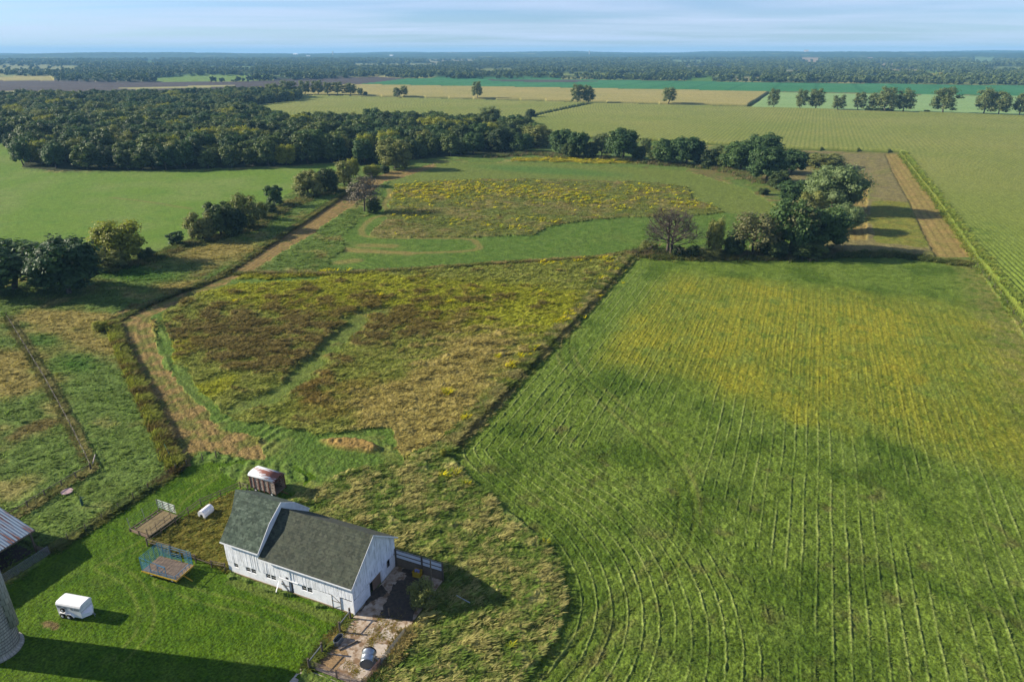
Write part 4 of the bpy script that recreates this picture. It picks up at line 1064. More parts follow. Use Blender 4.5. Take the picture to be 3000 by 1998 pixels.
M_WHITE = streaky("white_trailer_paint", C4(236, 236, 236, 1.3), C4(206, 204, 200, 1.25), 1, 1, 1, 0.6, 0.9, 0.4)
M_BROWNIRON = mat("rusty_iron", C4(112, 76, 58), 0.9)
def rusty(name, base, rust, lo, hi, scl):
    m = mat(name, base, 0.5, 0.35); g = N(m)
    f = g.noise(g.coord('Object', scl), 1.0, 5, 0.6)
    g.color(g.ramp(f, [(lo, base), (hi, rust)])); return m
M_TINRUST = rusty("rust_streaked_tin", C4(150, 170, 186), C4(134, 84, 66), 0.50, 0.60, (0.25, 3.4, 0.2))

# ------------------------------------------------------------------ barn
barn = empty("barn", (-49.6, 53.45, 0)); tag(barn, "long white barn with grey-green shingle roofs, the left part higher and gambrel-shaped", "barn")
def P(o):  # keep world coordinates under the barn's Empty
    o.location = (-barn.location.x, -barn.location.y, 0); return o
XW, XM, XE = -59.0, -53.3, -40.3; YS, YN = 49.0, 57.95; YR = 53.45
def zgab(y): return 8.22-(abs(y-YR))*0.80
def zgam(y):
    d = abs(y-YR)
    return 9.05-d*0.645 if d < 2.35 else 7.535-(d-2.35)*1.05
def foundtop(x): return 1.72+(x-XW)*0.018
rs = random.Random(4)
# foundation with window and door openings
WINS = [(-58.02, -57.33, 1.06, 1.74, 1), (-56.15, -54.53, 1.04, 1.74, 2), (-53.04, -51.47, 1.08, 1.77, 2), (-47.64, -46.09, 1.08, 1.79, 2)]
fb = MB(); cur = XW; t_ = 0.3
cuts = sorted([(a, b, z0, z1) for a, b, z0, z1, _ in WINS]+[(-49.38, -48.98, -0.1, 1.80)])
for a, b, z0, z1 in cuts:
    fb.box(cur, a, YS, YS+t_, -0.3, 1.84)
    if z0 > 0: fb.box(a, b, YS, YS+t_, -0.3, z0)
    fb.box(a, b, YS, YS+t_, z1, 1.84); cur = b
fb.box(cur, XE, YS, YS+t_, -0.3, 1.84)
fb.box(XW, XE, YN-t_, YN, -0.3, 1.84); fb.box(XW, XW+t_, YS+t_, YN-t_, -0.3, 1.84)
fb.box(XE-t_, XE, YS+t_, 52.3, -0.3, 1.90); fb.box(XE-t_, XE, 54.75, YN-t_, -0.3, 1.90)
P(fb.build("foundation_wall", M_BLOCK, barn))
P(MB().box(XW-0.03, -40.5, YS-0.05, YS-0.003, -0.3, 0.14).build("footing", M_FOOT, barn))
P(MB().box(XW+0.4, XE-0.4, YS+0.6, YN-0.4, -0.1, 1.7).build("dark_interior", M_DARK, barn))
# board siding: every board a slightly different depth and foot
sd = MB(); x = XW
while x < XE-0.02:
    w = rs.uniform(0.17, 0.25); x1 = min(x+w, XE); d = rs.uniform(0.0, 0.022) + (0.03 if rs.random() < 0.06 else 0)
    zb = foundtop(x)+rs.uniform(-0.03, 0.03); zt = 4.55
    sd.box(x+0.012, x1-0.012, YS-0.05-d, YS-0.002-0.0*d, zb, zt)
    sd.box(x+0.008, x1-0.008, YN+0.002, YN+0.05+d, 1.7, zt); x = x1

y = YS-0.05
while y < YN+0.05:
    w = rs.uniform(0.17, 0.25); y1 = min(y+w, YN+0.05); d = rs.uniform(0, 0.02); a, b = y+0.014, y1-0.014
    def ze(q): return zgab(q)-0.16
    def zw(q): return zgam(q)-0.16
    zb = 2.03+rs.uniform(-0.03, 0.03)
    top = [(XE+0.052+d, a, ze(a)), (XE+0.052+d, b, ze(b))]
    if a < YR < b: top.insert(1, (XE+0.052+d, YR, ze(YR)))
    sd.prism([(XE+0.052+d, b, zb), (XE+0.052+d, a, zb)]+top, (-0.05-d, 0, 0))
    top = [(XW-0.052, a, zw(a)), (XW-0.052, b, zw(b))]
    if a < YR < b: top.insert(1, (XW-0.052, YR, zw(YR)))
    sd.prism([(XW-0.052, b, 1.7), (XW-0.052, a, 1.7)]+top, (0.05, 0, 0)); y = y1
P(sd.build("board_siding", M_SIDING, barn))
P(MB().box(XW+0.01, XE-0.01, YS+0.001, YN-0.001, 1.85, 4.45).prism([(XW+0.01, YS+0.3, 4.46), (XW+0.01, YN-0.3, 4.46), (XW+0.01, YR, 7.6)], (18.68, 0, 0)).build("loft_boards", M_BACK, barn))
P(MB().box(XE-0.10, XE+0.085, YS-0.085, YS+0.10, -0.02, 4.5).build("corner_board", M_TRIM, barn))
# white wall of the higher part where it rises above the lower roof
pts = [(XM, y, zgam(y)-0.15) for y in (48.75, 51.1, YR, 55.8, 58.15)]
low = [(XM, y, zgab(y)-0.3) for y in (58.15, YR, 48.75)]
P(MB().prism(pts+low, (-0.12, 0, 0)).build("gambrel_wall", M_TRIM, barn))
# roofs
def slab(mb, x0, x1, A, B, t=0.13):
    """sloping roof slab between edge lines A=(y,z) and B=(y,z)"""
    (ya, za), (yb, zb) = A, B
    mb.prism([(x0, ya, za), (x0, yb, zb), (x0, yb, zb-t), (x0, ya, za-t)], (x1-x0, 0, 0))
r1 = MB(); slab(r1, XM+0.004, -39.92, (48.50, zgab(48.50)), (YR, 8.22)); slab(r1, XM+0.004, -39.92, (58.40, zgab(58.40)), (YR, 8.22))
P(r1.build("gable_roof", M_SH_E, barn))
P(MB().prism([(XM+0.02, YR-0.16, 8.13), (XM+0.02, YR, 8.262), (XM+0.02, YR+0.16, 8.13), (XM+0.02, YR, 8.19)], (13.34, 0, 0)).build("ridge_cap", M_SH_E, barn))
r2_ = MB()
for s in (-1, 1):
    k_, e_ = YR+s*2.35, YR+s*4.88
    slab(r2_, -59.2, XM, (e_, zgam(e_)), (k_, zgam(k_)))
    zk = zgam(k_)
    r2_.add([(-59.2, k_, zk), (XM, k_, zk), (XM, YR, 9.05), (-60.45, YR, 9.05), (-59.2, k_, zk-0.13), (XM, k_, zk-0.13), (XM, YR, 8.92), (-60.45, YR, 8.92)],
            [(0, 1, 2, 3), (7, 6, 5, 4), (0, 4, 5, 1), (1, 5, 6, 2), (3, 2, 6, 7), (0, 3, 7, 4)])
P(r2_.build("gambrel_roof", M_SH_W, barn))
# fascia and verge boards
def verge(x, prof, side, w=0.2, th=0.045):
    b = MB()
    for (ya, za), (yb, zb) in zip(prof[:-1], prof[1:]):
        b.prism([(x, ya, za+0.012), (x, yb, zb+0.012), (x, yb, zb-w), (x, ya, za-w)], (side*th, 0, 0))
    return b
P(verge(XM+0.002, [(48.57, zgam(48.57)), (51.1, zgam(51.1)), (YR, 9.05), (55.8, zgam(55.8)), (58.33, zgam(58.33))], 1).build("gambrel_verge_board", M_TRIM, barn))
P(verge(-39.917, [(48.50, zgab(48.5)), (YR, 8.22), (58.40, zgab(58.4))], 1, 0.17, 0.03).build("gable_verge_board", M_TRIM, barn))
ev = MB(); ev.box(-59.2, XM-0.01, 48.53, 48.567, zgam(48.57)-0.20, zgam(48.57)-0.02); ev.box(XM+0.06, -39.95, 48.46, 48.497, zgab(48.5)-0.19, zgab(48.5)-0.02)
P(ev.build("eave_board", M_TRIM, barn))
for a, b, z0, z1, n_ in WINS:
    fr = MB(); w = 0.035; y0, y1 = YS+0.02, YS+0.06
    fr.box(a, b, y0, y1, z0, z0+w); fr.box(a, b, y0, y1, z1-w, z1); fr.box(a, a+w, y0, y1, z0+w, z1-w); fr.box(b-w, b, y0, y1, z0+w, z1-w)
    if n_ == 2: m_ = (a+b)/2; fr.box(m_-0.06, m_+0.06, YS+0.002, y1, z0+w, z1-w)
    fr.box(a+w, b-w, y0+0.02, y1-0.01, (z0+z1)/2-0.012, (z0+z1)/2+0.012)
    wo = P(fr.build("window", M_TRIM, barn))
    gl = MB(); gl.box(a+w, b-w, YS+0.062, YS+0.072, z0+w, z1-w); gl.build("pane", M_GLASS, wo)
    MB().box(a-0.06, b+0.06, YS-0.03, YS-0.003, z0-0.05, z0-0.004).build("sill", M_TRIM, wo)
# doors on the south side
d = MB(); x = -50.62
while x < -49.42: d.box(x+0.006, x+0.196, YS-0.13, YS-0.095, 0.02, 1.84); x += 0.2
dd = P(d.build("sliding_door", M_SIDING, barn))
b = MB(); b.bar((-50.45, YS-0.15, 1.6), (-49.5, YS-0.15, 0.15), 0.12, 0.03, (0, 1, 0)); b.box(-50.6, -49.45, YS-0.16, YS-0.132, 1.0, 1.1); b.build("door_brace", M_GREYWOOD, dd)
MB().box(-50.8, -48.05, YS-0.16, YS-0.06, 1.88, 1.98).build("door_rail", M_TRIM, dd)
P(MB().box(-49.36, -49.0, YS+0.20, YS+0.25, -0.1, 1.79).build("brown_door", mat("brown_boards", C4(120, 84, 66), 0.9), barn))
d = MB(); x = -50.55
while x < -49.3: d.box(x+0.006, x+0.2, YS-0.125, YS-0.085, 2.08, 3.42); x += 0.206
hd = P(d.build("loft_door", M_SIDING, barn)); MB().box(-50.52, -47.85, YS-0.16, YS-0.06, 3.47, 3.56).build("door_rail", M_TRIM, hd)
MB().box(-49.78, -49.42, YS-0.14, YS-0.127, 2.12, 2.42).build("hatch", M_DARK, hd)
d = MB(); d.box(-43.3, -42.06, YS-0.05, YS-0.004, 0.02, 1.96)
sdr = P(d.build("small_door", M_BLOCK, barn)); b = MB()
for q in ((-43.3, -43.24, 0.02, 1.96), (-42.12, -42.06, 0.02, 1.96)): b.box(q[0], q[1], YS-0.08, YS-0.052, q[2], q[3])
b.box(-43.24, -42.12, YS-0.08, YS-0.052, 1.1, 1.18); b.bar((-43.2, YS-0.065, 1.9), (-42.2, YS-0.065, 1.2), 0.06, 0.026, (0, 1, 0)); b.bar((-42.9, YS-0.065, 0.2), (-42.2, YS-0.065, 0.62), 0.05, 0.026, (0, 1, 0))
b.build("door_brace", M_GREYWOOD, sdr)
# east end
P(MB().box(XE-0.16, XE-0.10, 53.05, 54.72, -0.1, 1.95).build("ajar_door", M_TANDOOR, barn))
P(MB().box(XE+0.08, XE+0.14, 52.2, 55.9, 1.98, 2.06).build("east_door_rail", M_TRIM, barn))
P(MB().box(XE+0.005, XE+0.10, 54.78, 55.85, 0.15, 1.96).build("east_sliding_door", M_SIDING, barn))
w_ = P(MB().box(XE+0.058, XE+0.085, 56.08, 56.62, 1.18, 2.2).build("east_window", M_GREYWOOD, barn)); MB().box(XE+0.08, XE+0.092, 56.14, 56.56, 1.24, 2.14).build("pane", M_GLASS, w_)
prop = MB().bar((-50.84, 48.80, 1.42), (-51.06, 48.15, 0.0), 0.14, 0.05).build("plank", M_TRIM); tag(prop, "white plank leaning on the barn beside the sliding door", "plank")

# ------------------------------------------------------------------ silo
def silo_mat():
    m = mat("stave_concrete", rough=0.9); g = N(m)
    tcn = g.new("ShaderNodeTexCoord"); sp_ = g.new("ShaderNodeSeparateXYZ"); g.link(tcn.outputs['Object'], sp_.inputs[0])
    an_ = g.math('ARCTAN2', sp_.outputs[1], sp_.outputs[0]); cb = g.new("ShaderNodeCombineXYZ")
    g.link(g.math('MULTIPLY', an_, 2.15), cb.inputs[0]); g.link(sp_.outputs[2], cb.inputs[1])
    bt = g.new("ShaderNodeTexBrick"); bt.inputs['Scale'].default_value = 1.0; bt.inputs['Brick Width'].default_value = 0.30; bt.inputs['Row Height'].default_value = 0.76; bt.inputs['Mortar Size'].default_value = 0.018; bt.inputs['Mortar Smooth'].default_value = 0.5
    bt.inputs['Color1'].default_value = C4(186, 182, 166, 1.2); bt.inputs['Color2'].default_value = C4(164, 162, 150, 1.2); bt.inputs['Mortar'].default_value = C4(104, 98, 88)
    g.link(cb.outputs[0], bt.inputs['Vector'])
    g.color(g.mix(1.0, bt.outputs['Color'], g.ramp(g.noise(g.coord('Object', (1, 1, 0.3)), 2.0, 4), [(0.3, G3(0.8)), (0.7, G3(1.12))]), 'MULTIPLY')); return m
M_STAVE = silo_mat()
silo = empty("silo", (-73.35, 29.75, 0)); tag(silo, "tall round concrete stave silo at the left edge, with a pale chute down its side", "silo")
MB().lathe([(2.12, 0.0), (2.12, 15.0)], (0, 0, 0), 64).build("silo_wall", M_STAVE, silo, True)
MB().lathe([(2.12, 15.0), (1.7, 15.9), (0.9, 16.5), (0.05, 16.7)], (0, 0, 0), 32, closed=False).build("dome", M_GALV, silo, True)
MB().lathe([(2.42, -0.3), (2.42, 0.22), (2.13, 0.34)], (0, 0, 0), 64).build("footing_ring", M_STAVE, silo, True)
hp = MB(); z = 0.7
while z < 15: hp.lathe([(2.13, z), (2.155, z), (2.155, z+0.035), (2.13, z+0.035)], (0, 0, 0), 48, closed=False); z += 0.38
hp.build("hoops", mat("hoop_iron", C4(92, 80, 74), 0.8), silo)
ch = MB(); ca_ = radians(40); R_ = 0.62
v = []
for z in (2.9, 14.4):
    for k in range(15):
        a = ca_-pi/2*1.25+k*(pi*1.25)/14; v.append((2.05*cos(ca_)+R_*cos(a), 2.05*sin(ca_)+R_*sin(a), z))
n_ = 15; ch.add(v, [(k, k+1, n_+k+1, n_+k) for k in range(n_-1)])
cho = ch.build("chute", M_STAVE, silo, True); so_ = cho.modifiers.new("thick", 'SOLIDIFY'); so_.thickness = 0.05

# ------------------------------------------------------------------ open shed at the left edge
shed = empty("open_shed", (-90, 34, 0)); tag(shed, "open-sided cattle shed with a rust-streaked tin roof at the left edge", "shed")
def PS(o): o.location = (90, -34, 0); return o
EX, EZ, sl = -84.45, 3.42, 0.30
rb_ = MB(); y = 22.0; first = True
xs_ = [EX, EX-8.0]; zs_ = [EZ, EZ+8.0*sl]
while y < 42.4:
    for dy, dz in ((0, 0.0), (0.10, 0.035), (0.16, 0.035), (0.26, 0.0)):
        pass
    y2 = y+0.34
    prof = [(y, 0.0), (y+0.12, 0.0), (y+0.16, 0.03), (y+0.30, 0.03), (y2, 0.0)]
    for (ya, da), (yb, db_) in zip(prof[:-1], prof[1:]):
        rb_.add([(xs_[0], ya, zs_[0]+da), (xs_[0], yb, zs_[0]+db_), (xs_[1], yb, zs_[1]+db_), (xs_[1], ya, zs_[1]+da)], [(0, 1, 2, 3)])
        rb_.add([(xs_[1], ya, zs_[1]+da), (xs_[1], yb, zs_[1]+db_), (xs_[1]-8, yb, zs_[0]+db_), (xs_[1]-8, ya, zs_[0]+da)], [(0, 1, 2, 3)])
    y = y2
ro = PS(rb_.build("tin_roof", M_TINRUST, shed)); so_ = ro.modifiers.new("thick", 'SOLIDIFY'); so_.thickness = 0.02
PS(MB().box(EX-0.05, EX-0.0, 22, 42.45, EZ-0.2, EZ-0.025).build("eave_board", M_GREYWOOD, shed))
for y in (42.1, 37.5, 33.0, 28.5): PS(MB().box(EX-0.75, EX-0.57, y-0.09, y+0.09, -0.1, EZ+0.12).build("post", M_POST, shed))
PS(MB().box(-100.3, -90.0, 42.15, 42.25, -0.1, 3.3).build("end_wall", M_SIDING, shed))
PS(MB().prism([(-100.3, 42.15, 3.3), (-85.2, 42.15, 3.55), (-92.45, 42.15, 5.7)], (0, 0.1, 0)).build("gable_wall", M_SIDING, shed))
PS(MB().box(-92.0, -91.9, 22, 42.1, -0.1, 5.6).build("back_wall", M_DARK, shed))
PS(MB().box(-91.9, -85.4, 22, 42.0, -0.1, 0.015).build("dirt_floor", mat("shed_litter", C4(70, 56, 46), 0.95), shed))

# ------------------------------------------------------------------ gates and fences
def pipe_gate(a, b, h=1.3, bars=6, m=None, name="gate", label=None, cat="gate", group=None, z0=0.2, r=0.028, uprights=2):
    a = Vector(a); b = Vector(b); o = empty(name, tuple(a)); L = (b-a).length; d = (b-a).normalized()
    f = MB(); f.tube((0, 0, z0), (0, 0, h), r, n=6); e = d*L; f.tube(e+Vector((0, 0, z0)), e+Vector((0, 0, h)), r, n=6)
    f.tube((0, 0, h), e+Vector((0, 0, h)), r, n=6); f.tube((0, 0, z0), e+Vector((0, 0, z0)), r, n=6); f.build("frame", m or M_GATE, o)
    for k in range(1, bars-1):
        z = z0+(h-z0)*k/(bars-1); MB().tube((0, 0, z), e+Vector((0, 0, z)), r*0.8, n=6).build("bar", m or M_GATE, o)
    for k in range(1, uprights+1):
        q = d*L*k/(uprights+1); MB().tube(q+Vector((0, 0, z0)), q+Vector((0, 0, h)), r*0.8, n=6).build("upright", m or M_GATE, o)
    return tag(o, label, cat, group)
def fence(name, pts, label, sp=4.0, h=1.25, rails=(1.0,), wires=(), post=0.11, railw=0.09, group=None, m=None, wm=None, jit=0.04):
    """posts set along the line, rails or wires between them"""
    pts = [Vector((p[0], p[1], 0)) for p in pts]; P_ = []
    for a, b in zip(pts[:-1], pts[1:]):
        n_ = max(1, round((b-a).length/sp))
        for k in range(n_): P_.append(a.lerp(b, k/n_))
    P_.append(pts[-1]); r_ = random.Random(len(P_))
    o = empty(name, (P_[0].x, P_[0].y, gz(P_[0].x, P_[0].y))); base = o.location.copy(); tops = []
    for p in P_:
        z = gz(p.x, p.y)-base.z; q = Vector((p.x-base.x, p.y-base.y, z)); t = q+Vector((r_.uniform(-jit, jit), r_.uniform(-jit, jit), h*r_.uniform(0.93, 1.06)))
        MB().tube(q-Vector((0, 0, 0.3)), t, post*0.55, post*0.5, 7).build("post", m or M_POST, o); tops.append((q, t))
    rb = MB(); wb = MB()
    for (q0, t0), (q1, t1) in zip(tops[:-1], tops[1:]):
        for rl in rails:
            if r_.random() < 0.96: rb.bar(q0.lerp(t0, rl/h)+Vector((0, 0, r_.uniform(-.03, .03))), q1.lerp(t1, rl/h)+Vector((0, 0, r_.uniform(-.03, .03))), 0.035, railw)
        for wl in wires: wb.tube(q0.lerp(t0, wl/h), q1.lerp(t1, wl/h), 0.006, n=3)
    if rb.v: rb.build("rails", m or M_GREYWOOD, o)
    if wb.v: wb.build("wires", wm or M_GATE, o)
    return tag(o, label, "fence", group)
pipe_gate((-82.85, 42.35, 0), (-82.85, 36.4, 0), 1.35, 7, label="long grey pipe gate in the shade of the open shed")
pipe_gate((-82.85, 36.2, 0), (-82.85, 29.5, 0), 1.35, 7, label="second pipe gate of the open shed, mostly behind the silo")
fence("board_fence", [(-85.2, 42.25), (-82.95, 42.4)], "short dark board fence between the shed post and the pipe gate", 2.2, 1.3, rails=(0.3, 0.55, 0.8, 1.05), railw=0.18)
pipe_gate((-82.9, 62.8, 0), (-82.9, 57.8, 0), 1.25, 6, M_BROWNIRON, label="rusty brown pipe gate at the corner of the pasture")
fence("wire_fence", [(-82.9, 42.5), (-82.9, 57.7)], "post and wire fence between the mown lawn and the pasture", 2.6, 1.15, rails=(), wires=(0.35, 0.65, 0.95), post=0.12)
fence("overgrown_fence", [(-83.0, 63.0), (-92, 68.4), (-110, 79.5), (-130, 92), (-148.6, 104)], "fence buried in yellowing weeds on the left side of the wide dirt strip", 4.5, 1.25, rails=(), wires=(0.4, 0.8), post=0.12)
fence("field_fence", [(-148.6, 104), (-151.5, 118), gp(640, 815)], "low fence curving from the weed-grown corner up to the dirt track", 4.5, 1.2, rails=(), wires=(0.4, 0.8), post=0.12)
fence("track_fence", [gp(655, 808), gp(780, 722), gp(985, 585)], "line of posts along the left verge of the dirt track", 7, 1.2, rails=(), wires=(0.5, 0.9), post=0.12)
fence("cross_fence", [gp(690, 803), gp(960, 806), gp(1180, 794)], "thin wire fence crossing the field above the weedy meadow", 6, 1.15, rails=(), wires=(0.4, 0.8), post=0.10)
IP = [(-174.7, 96.7), (-154.9, 87.3), (-132.5, 76.7), (-110.6, 65.9), (-95.35, 58.1)]
fence("pasture_fence", IP, "long weathered wooden fence running diagonally through the pasture", 4.5, 1.3, rails=(1.05,), wires=(0.5,), post=0.16, railw=0.12, m=M_POST)
fence("pasture_side_fence", [(-95.35, 57.9), (-95.2, 53.1), (-94.6, 45.0)], "rail fence turning down from the end of the long pasture fence", 2.5, 1.15, rails=(1.0,), post=0.18, railw=0.12)
fence("paddock_rail_fence", [(-72.7, 48.6), (-72.65, 53.3), (-72.8, 57.9), (-70.5, 63.3), (-68.9, 63.2)], "wooden rail fence along the left and back of the paddock, past the calf hutch", 2.5, 1.25, rails=(0.65, 1.1), post=0.15, railw=0.12)
fence("paddock_rail_fence", [(-72.5, 48.5), (-68.3, 48.5), (-64.1, 48.55), (-61.6, 48.65), (-59.5, 48.85)], "rail fence from behind the blue hay wagon to the barn's corner", 4, 1.2, rails=(0.7, 1.08), post=0.17, railw=0.12)
fence("corn_edge_fence", [gp(2848, 765), gp(2930, 870), gp(3010, 985)], "row of small posts between the hay field and the corn at the right", 7, 1.2, rails=(), wires=(0.5, 0.9), post=0.13)
for k, (x, y) in enumerate([(-81.67, 67.0), (-80.08, 68.28), (-82.65, 64.76)]):
    o = MB().tube((0, 0, -0.2), (0, 0, 1.2), 0.09, 0.08, 8).build("fence_post", M_POST); o.location = (x, y, gz(x, y))
    tag(o, ["leftmost of two lone posts at the end of the wide dirt strip", "right one of two lone posts at the end of the wide dirt strip", "post in the weeds by the rusty gate's far end"][k], "post")
for a, b, c_, l in (((-90.4, 67.5), (-86.6, 65.2), mat("green_pipe", C4(40, 160, 128), 0.5), "green painted pipe lying along the overgrown fence"), ((-85.6, 64.5), (-83.1, 63.05), mat("white_pipe", C4(190, 200, 205), 0.5), "white pipe lying along the fence next to the green one")):
    z = 0.85; o = MB().tube((a[0], a[1], z), (b[0], b[1], z), 0.09, n=8).build("pipe", c_); tag(o, l, "pipe")
o = MB().tube((-97.6, 60.6, 0.95), (-95.6, 58.6, 0.95), 0.07, n=8).build("pipe", mat("pale_pipe", C4(196, 176, 170), 0.6)); tag(o, "pale pinkish pole lying on the corner of the diagonal pasture fence", "pole")

# barnyard fence posts, gates
for (x, y, l) in ((-40.42, 48.35, "thick post at the barn's near corner"), (-40.28, 46.2, "post between the barn's near corner and the oval water tank"), (-40.28, 43.0, "post beyond the oval water tank, towards the pipe gate"), (-40.25, 40.75, "post holding the end of the lower pipe gate")):
    o = MB().tube((0, 0, -0.1), (-0.04, 0.0, 1.52), 0.12, 0.11, 9).build("yard_post", M_POST); o.location = (x, y, 0); tag(o, l, "post")
for (a, b, l) in (((-40.3, 48.3, 1.22), (-40.28, 46.2, 1.15), "grey rail from the barn's near corner post down to the next post"), ((-40.28, 43.0, 1.2), (-40.25, 40.8, 1.1), "grey rail between the two lower yard posts")):
    o = MB().tube(a, b, 0.055, n=8).build("rail", M_GATE); tag(o, l, "rail")
pipe_gate((-33.2, 48.3, 0), (-33.4, 43.95, 0), 1.25, 6, label="grey pipe gate on the right side of the barnyard, farther one", uprights=1)
pipe_gate((-33.42, 43.85, 0), (-33.7, 41.1, 0), 1.25, 6, mat("brown_gate", C4(140, 108, 100), 0.7), label="brownish pipe gate on the right side of the barnyard, nearer one", uprights=1)
pipe_gate((-40.15, 40.85, 0), (-36.9, 40.85, 0), 1.2, 6, mat("dark_gate", C4(96, 84, 80), 0.7), label="dark pipe gate along the near side of the barnyard, left half", uprights=0)
pipe_gate((-36.8, 40.85, 0), (-33.75, 40.85, 0), 1.2, 6, mat("dark_gate2", C4(110, 96, 90), 0.7), label="dark pipe gate along the near side of the barnyard, right half", uprights=1)
for (x, y, l) in ((-33.15, 48.45, "thin post at the far end of the right yard gates"), (-33.42, 43.9, "post where the two right yard gates meet"), (-36.85, 40.9, "post in the middle of the near yard gates"), (-33.72, 40.95, "post at the near right corner of the yard")):
    o = MB().tube((0, 0, -0.1), (0, 0, 1.3), 0.06, 0.06, 8).build("yard_post", M_POST); o.location = (x, y, 0); tag(o, l, "post")

# ------------------------------------------------------------------ concrete yard
m = mat("yard_concrete", rough=0.9); g = N(m); v = g.coord('Object')
c = g.ramp(g.noise(v, 1.4, 5, 0.6), [(0.35, C4(206, 192, 172)), (0.62, C4(170, 146, 120))])
bt = g.new("ShaderNodeTexBrick"); bt.inputs['Scale'].default_value = 1; bt.inputs['Brick Width'].default_value = 0.42; bt.inputs['Row Height'].default_value = 0.16; bt.inputs['Mortar Size'].default_value = 0.012
bt.inputs['Color1'].default_value = G3(1); bt.inputs['Color2'].default_value = G3(0.93); bt.inputs['Mortar'].default_value = G3(0.70); g.link(g.coord('Object', (1, 1, 0)), bt.inputs['Vector'])
c = g.mix(g.ramp(g.noise(v, 0.35, 2), [(0.45, G3(0)), (0.55, G3(1))]), c, g.mix(1.0, c, bt.outputs['Color'], 'MULTIPLY'))
c = g.mix(g.ramp(g.noise(v, 0.9, 4, 0.6), [(0.52, G3(0)), (0.60, G3(0.9))]), c, C4(128, 100, 70))
g.color(c); M_CONC = m
M_CONCP = mat("smooth_concrete", rough=0.9); g = N(M_CONCP); g.color(g.ramp(g.noise(g.coord('Object'), 1.6, 5, 0.6), [(0.3, C4(214, 204, 190)), (0.7, C4(182, 166, 146))]))
yard = MB().box(-40.2, -33.5, 41.0, 57.9, -0.25, 0.03).build("concrete_yard", M_CONC); tag(yard, kind="structure")
y2_ = MB().box(-41.2, -33.9, 33.0, 40.6, -0.25, 0.02).build("lower_concrete_yard", M_CONCP); tag(y2_, kind="structure")
def patch(name, pts, m, z, kind="structure", seed=1, n=5, amp=0.12):
    """thin ragged sheet of dirt, muck or bright slab lying on the yard"""
    P_ = []; rng_ = random.Random(seed)
    for (a, b) in zip(pts, pts[1:]+pts[:1]):
        for k in range(n):
            t = k/n; P_.append((a[0]+(b[0]-a[0])*t+rng_.uniform(-amp, amp), a[1]+(b[1]-a[1])*t+rng_.uniform(-amp, amp), z))
    me = bpy.data.meshes.new(name); me.from_pydata(P_, [], [tuple(range(len(P_)))]); me.materials.append(m)
    o = link(name, me); return tag(o, kind=kind)
D_ = lambda a, b: gp(890+a/7.136, 1780+b/7.136)
patch("concrete_slab", [D_(1560, 580), D_(1700, 390), D_(1800, 420), D_(1910, 660), D_(1880, 740), D_(1700, 640)], M_CONCP, 0.038, seed=2, amp=0.05)
patch("concrete_slab", [D_(1340, 530), D_(1470, 400), D_(1500, 440), D_(1410, 560)], M_CONCP, 0.038, seed=3, amp=0.04)
patch("concrete_slab", [D_(1330, 860), D_(1450, 770), D_(1700, 760), D_(1830, 830), D_(1700, 1000), D_(1450, 1010), D_(1180, 1280), D_(1100, 1460), D_(1330, 1500), D_(1600, 1130)], M_CONCP, 0.038, seed=4, amp=0.05)
M_MUCK = mat("dark_muck", rough=0.9); g = N(M_MUCK); g.color(g.ramp(g.noise(g.coord('Object'), 2.5, 4), [(0.35, C4(64, 58, 52)), (0.7, C4(96, 84, 68))]))
Z3 = lambda a, b: gp(850+a/3.94, 1600+b/3.94)
patch("muck", [Z3(1290, 265), Z3(1400, 260), Z3(1480, 330), Z3(1540, 360), Z3(1500, 560), Z3(1420, 860), Z3(1200, 850), Z3(1020, 810), Z3(1060, 740), Z3(1130, 590), Z3(1140, 560), Z3(1200, 440), Z3(1240, 400), Z3(1330, 380), Z3(1340, 320), Z3(1280, 300)], M_MUCK, 0.040, seed=5, amp=0.18)
patch("muck", [Z3(930, 530), Z3(1060, 450), Z3(1120, 520), Z3(1090, 570), Z3(970, 620), Z3(880, 680), Z3(830, 740), Z3(800, 760), Z3(860, 650)], M_MUCK, 0.040, seed=6, amp=0.12)
M_STRAW = mat("trampled_straw", rough=0.95); g = N(M_STRAW); g.color(g.ramp(g.noise(g.coord('Object'), 7, 4, 0.7), [(0.35, C4(110, 86, 58)), (0.65, C4(178, 148, 104))]))
patch("straw_litter", [D_(420, 950), D_(880, 1030), D_(860, 1100), D_(680, 1330), D_(240, 1250)], M_STRAW, 0.044, seed=7, amp=0.12)
patch("straw_litter", [D_(480, 880), D_(760, 860), D_(900, 900), D_(930, 1000), D_(700, 970), D_(440, 930)], M_STRAW, 0.044, seed=8, amp=0.14)

# ------------------------------------------------------------------ yard things
# windbreak
wf = empty("windbreak_fence", (-36.8, 57.95, 0)); tag(wf, "pale corrugated windbreak fence joining the barn's back corner", "fence")
w1 = MB(); x = -3.3
while x < 3.35: w1.box(x, x+0.07, 0.0, 0.03, 1.35, 2.62); w1.box(x+0.07, x+0.14, 0.012, 0.03, 1.35, 2.62); x += 0.14
w1.build("upper_sheets", mat("pale_sheet", C4(214, 222, 228, 1.3), 0.6), wf)
w2 = MB()
for k in range(6): w2.box(-3.35, 3.38, 0.0, 0.035, 0.05+k*0.215, 0.05+k*0.215+0.2)
w2.build("lower_boards", M_GREYWOOD, wf)
for x in (-3.32, 0.45, 3.35): MB().box(x-0.09, x+0.09, -0.14, -0.003, -0.1, 2.75).build("post", M_POST, wf)
for z in (1.95, 2.58, 1.36): MB().box(-3.22, 3.25, -0.06, -0.004, z-0.045, z+0.045).build("rail", M_POST, wf)
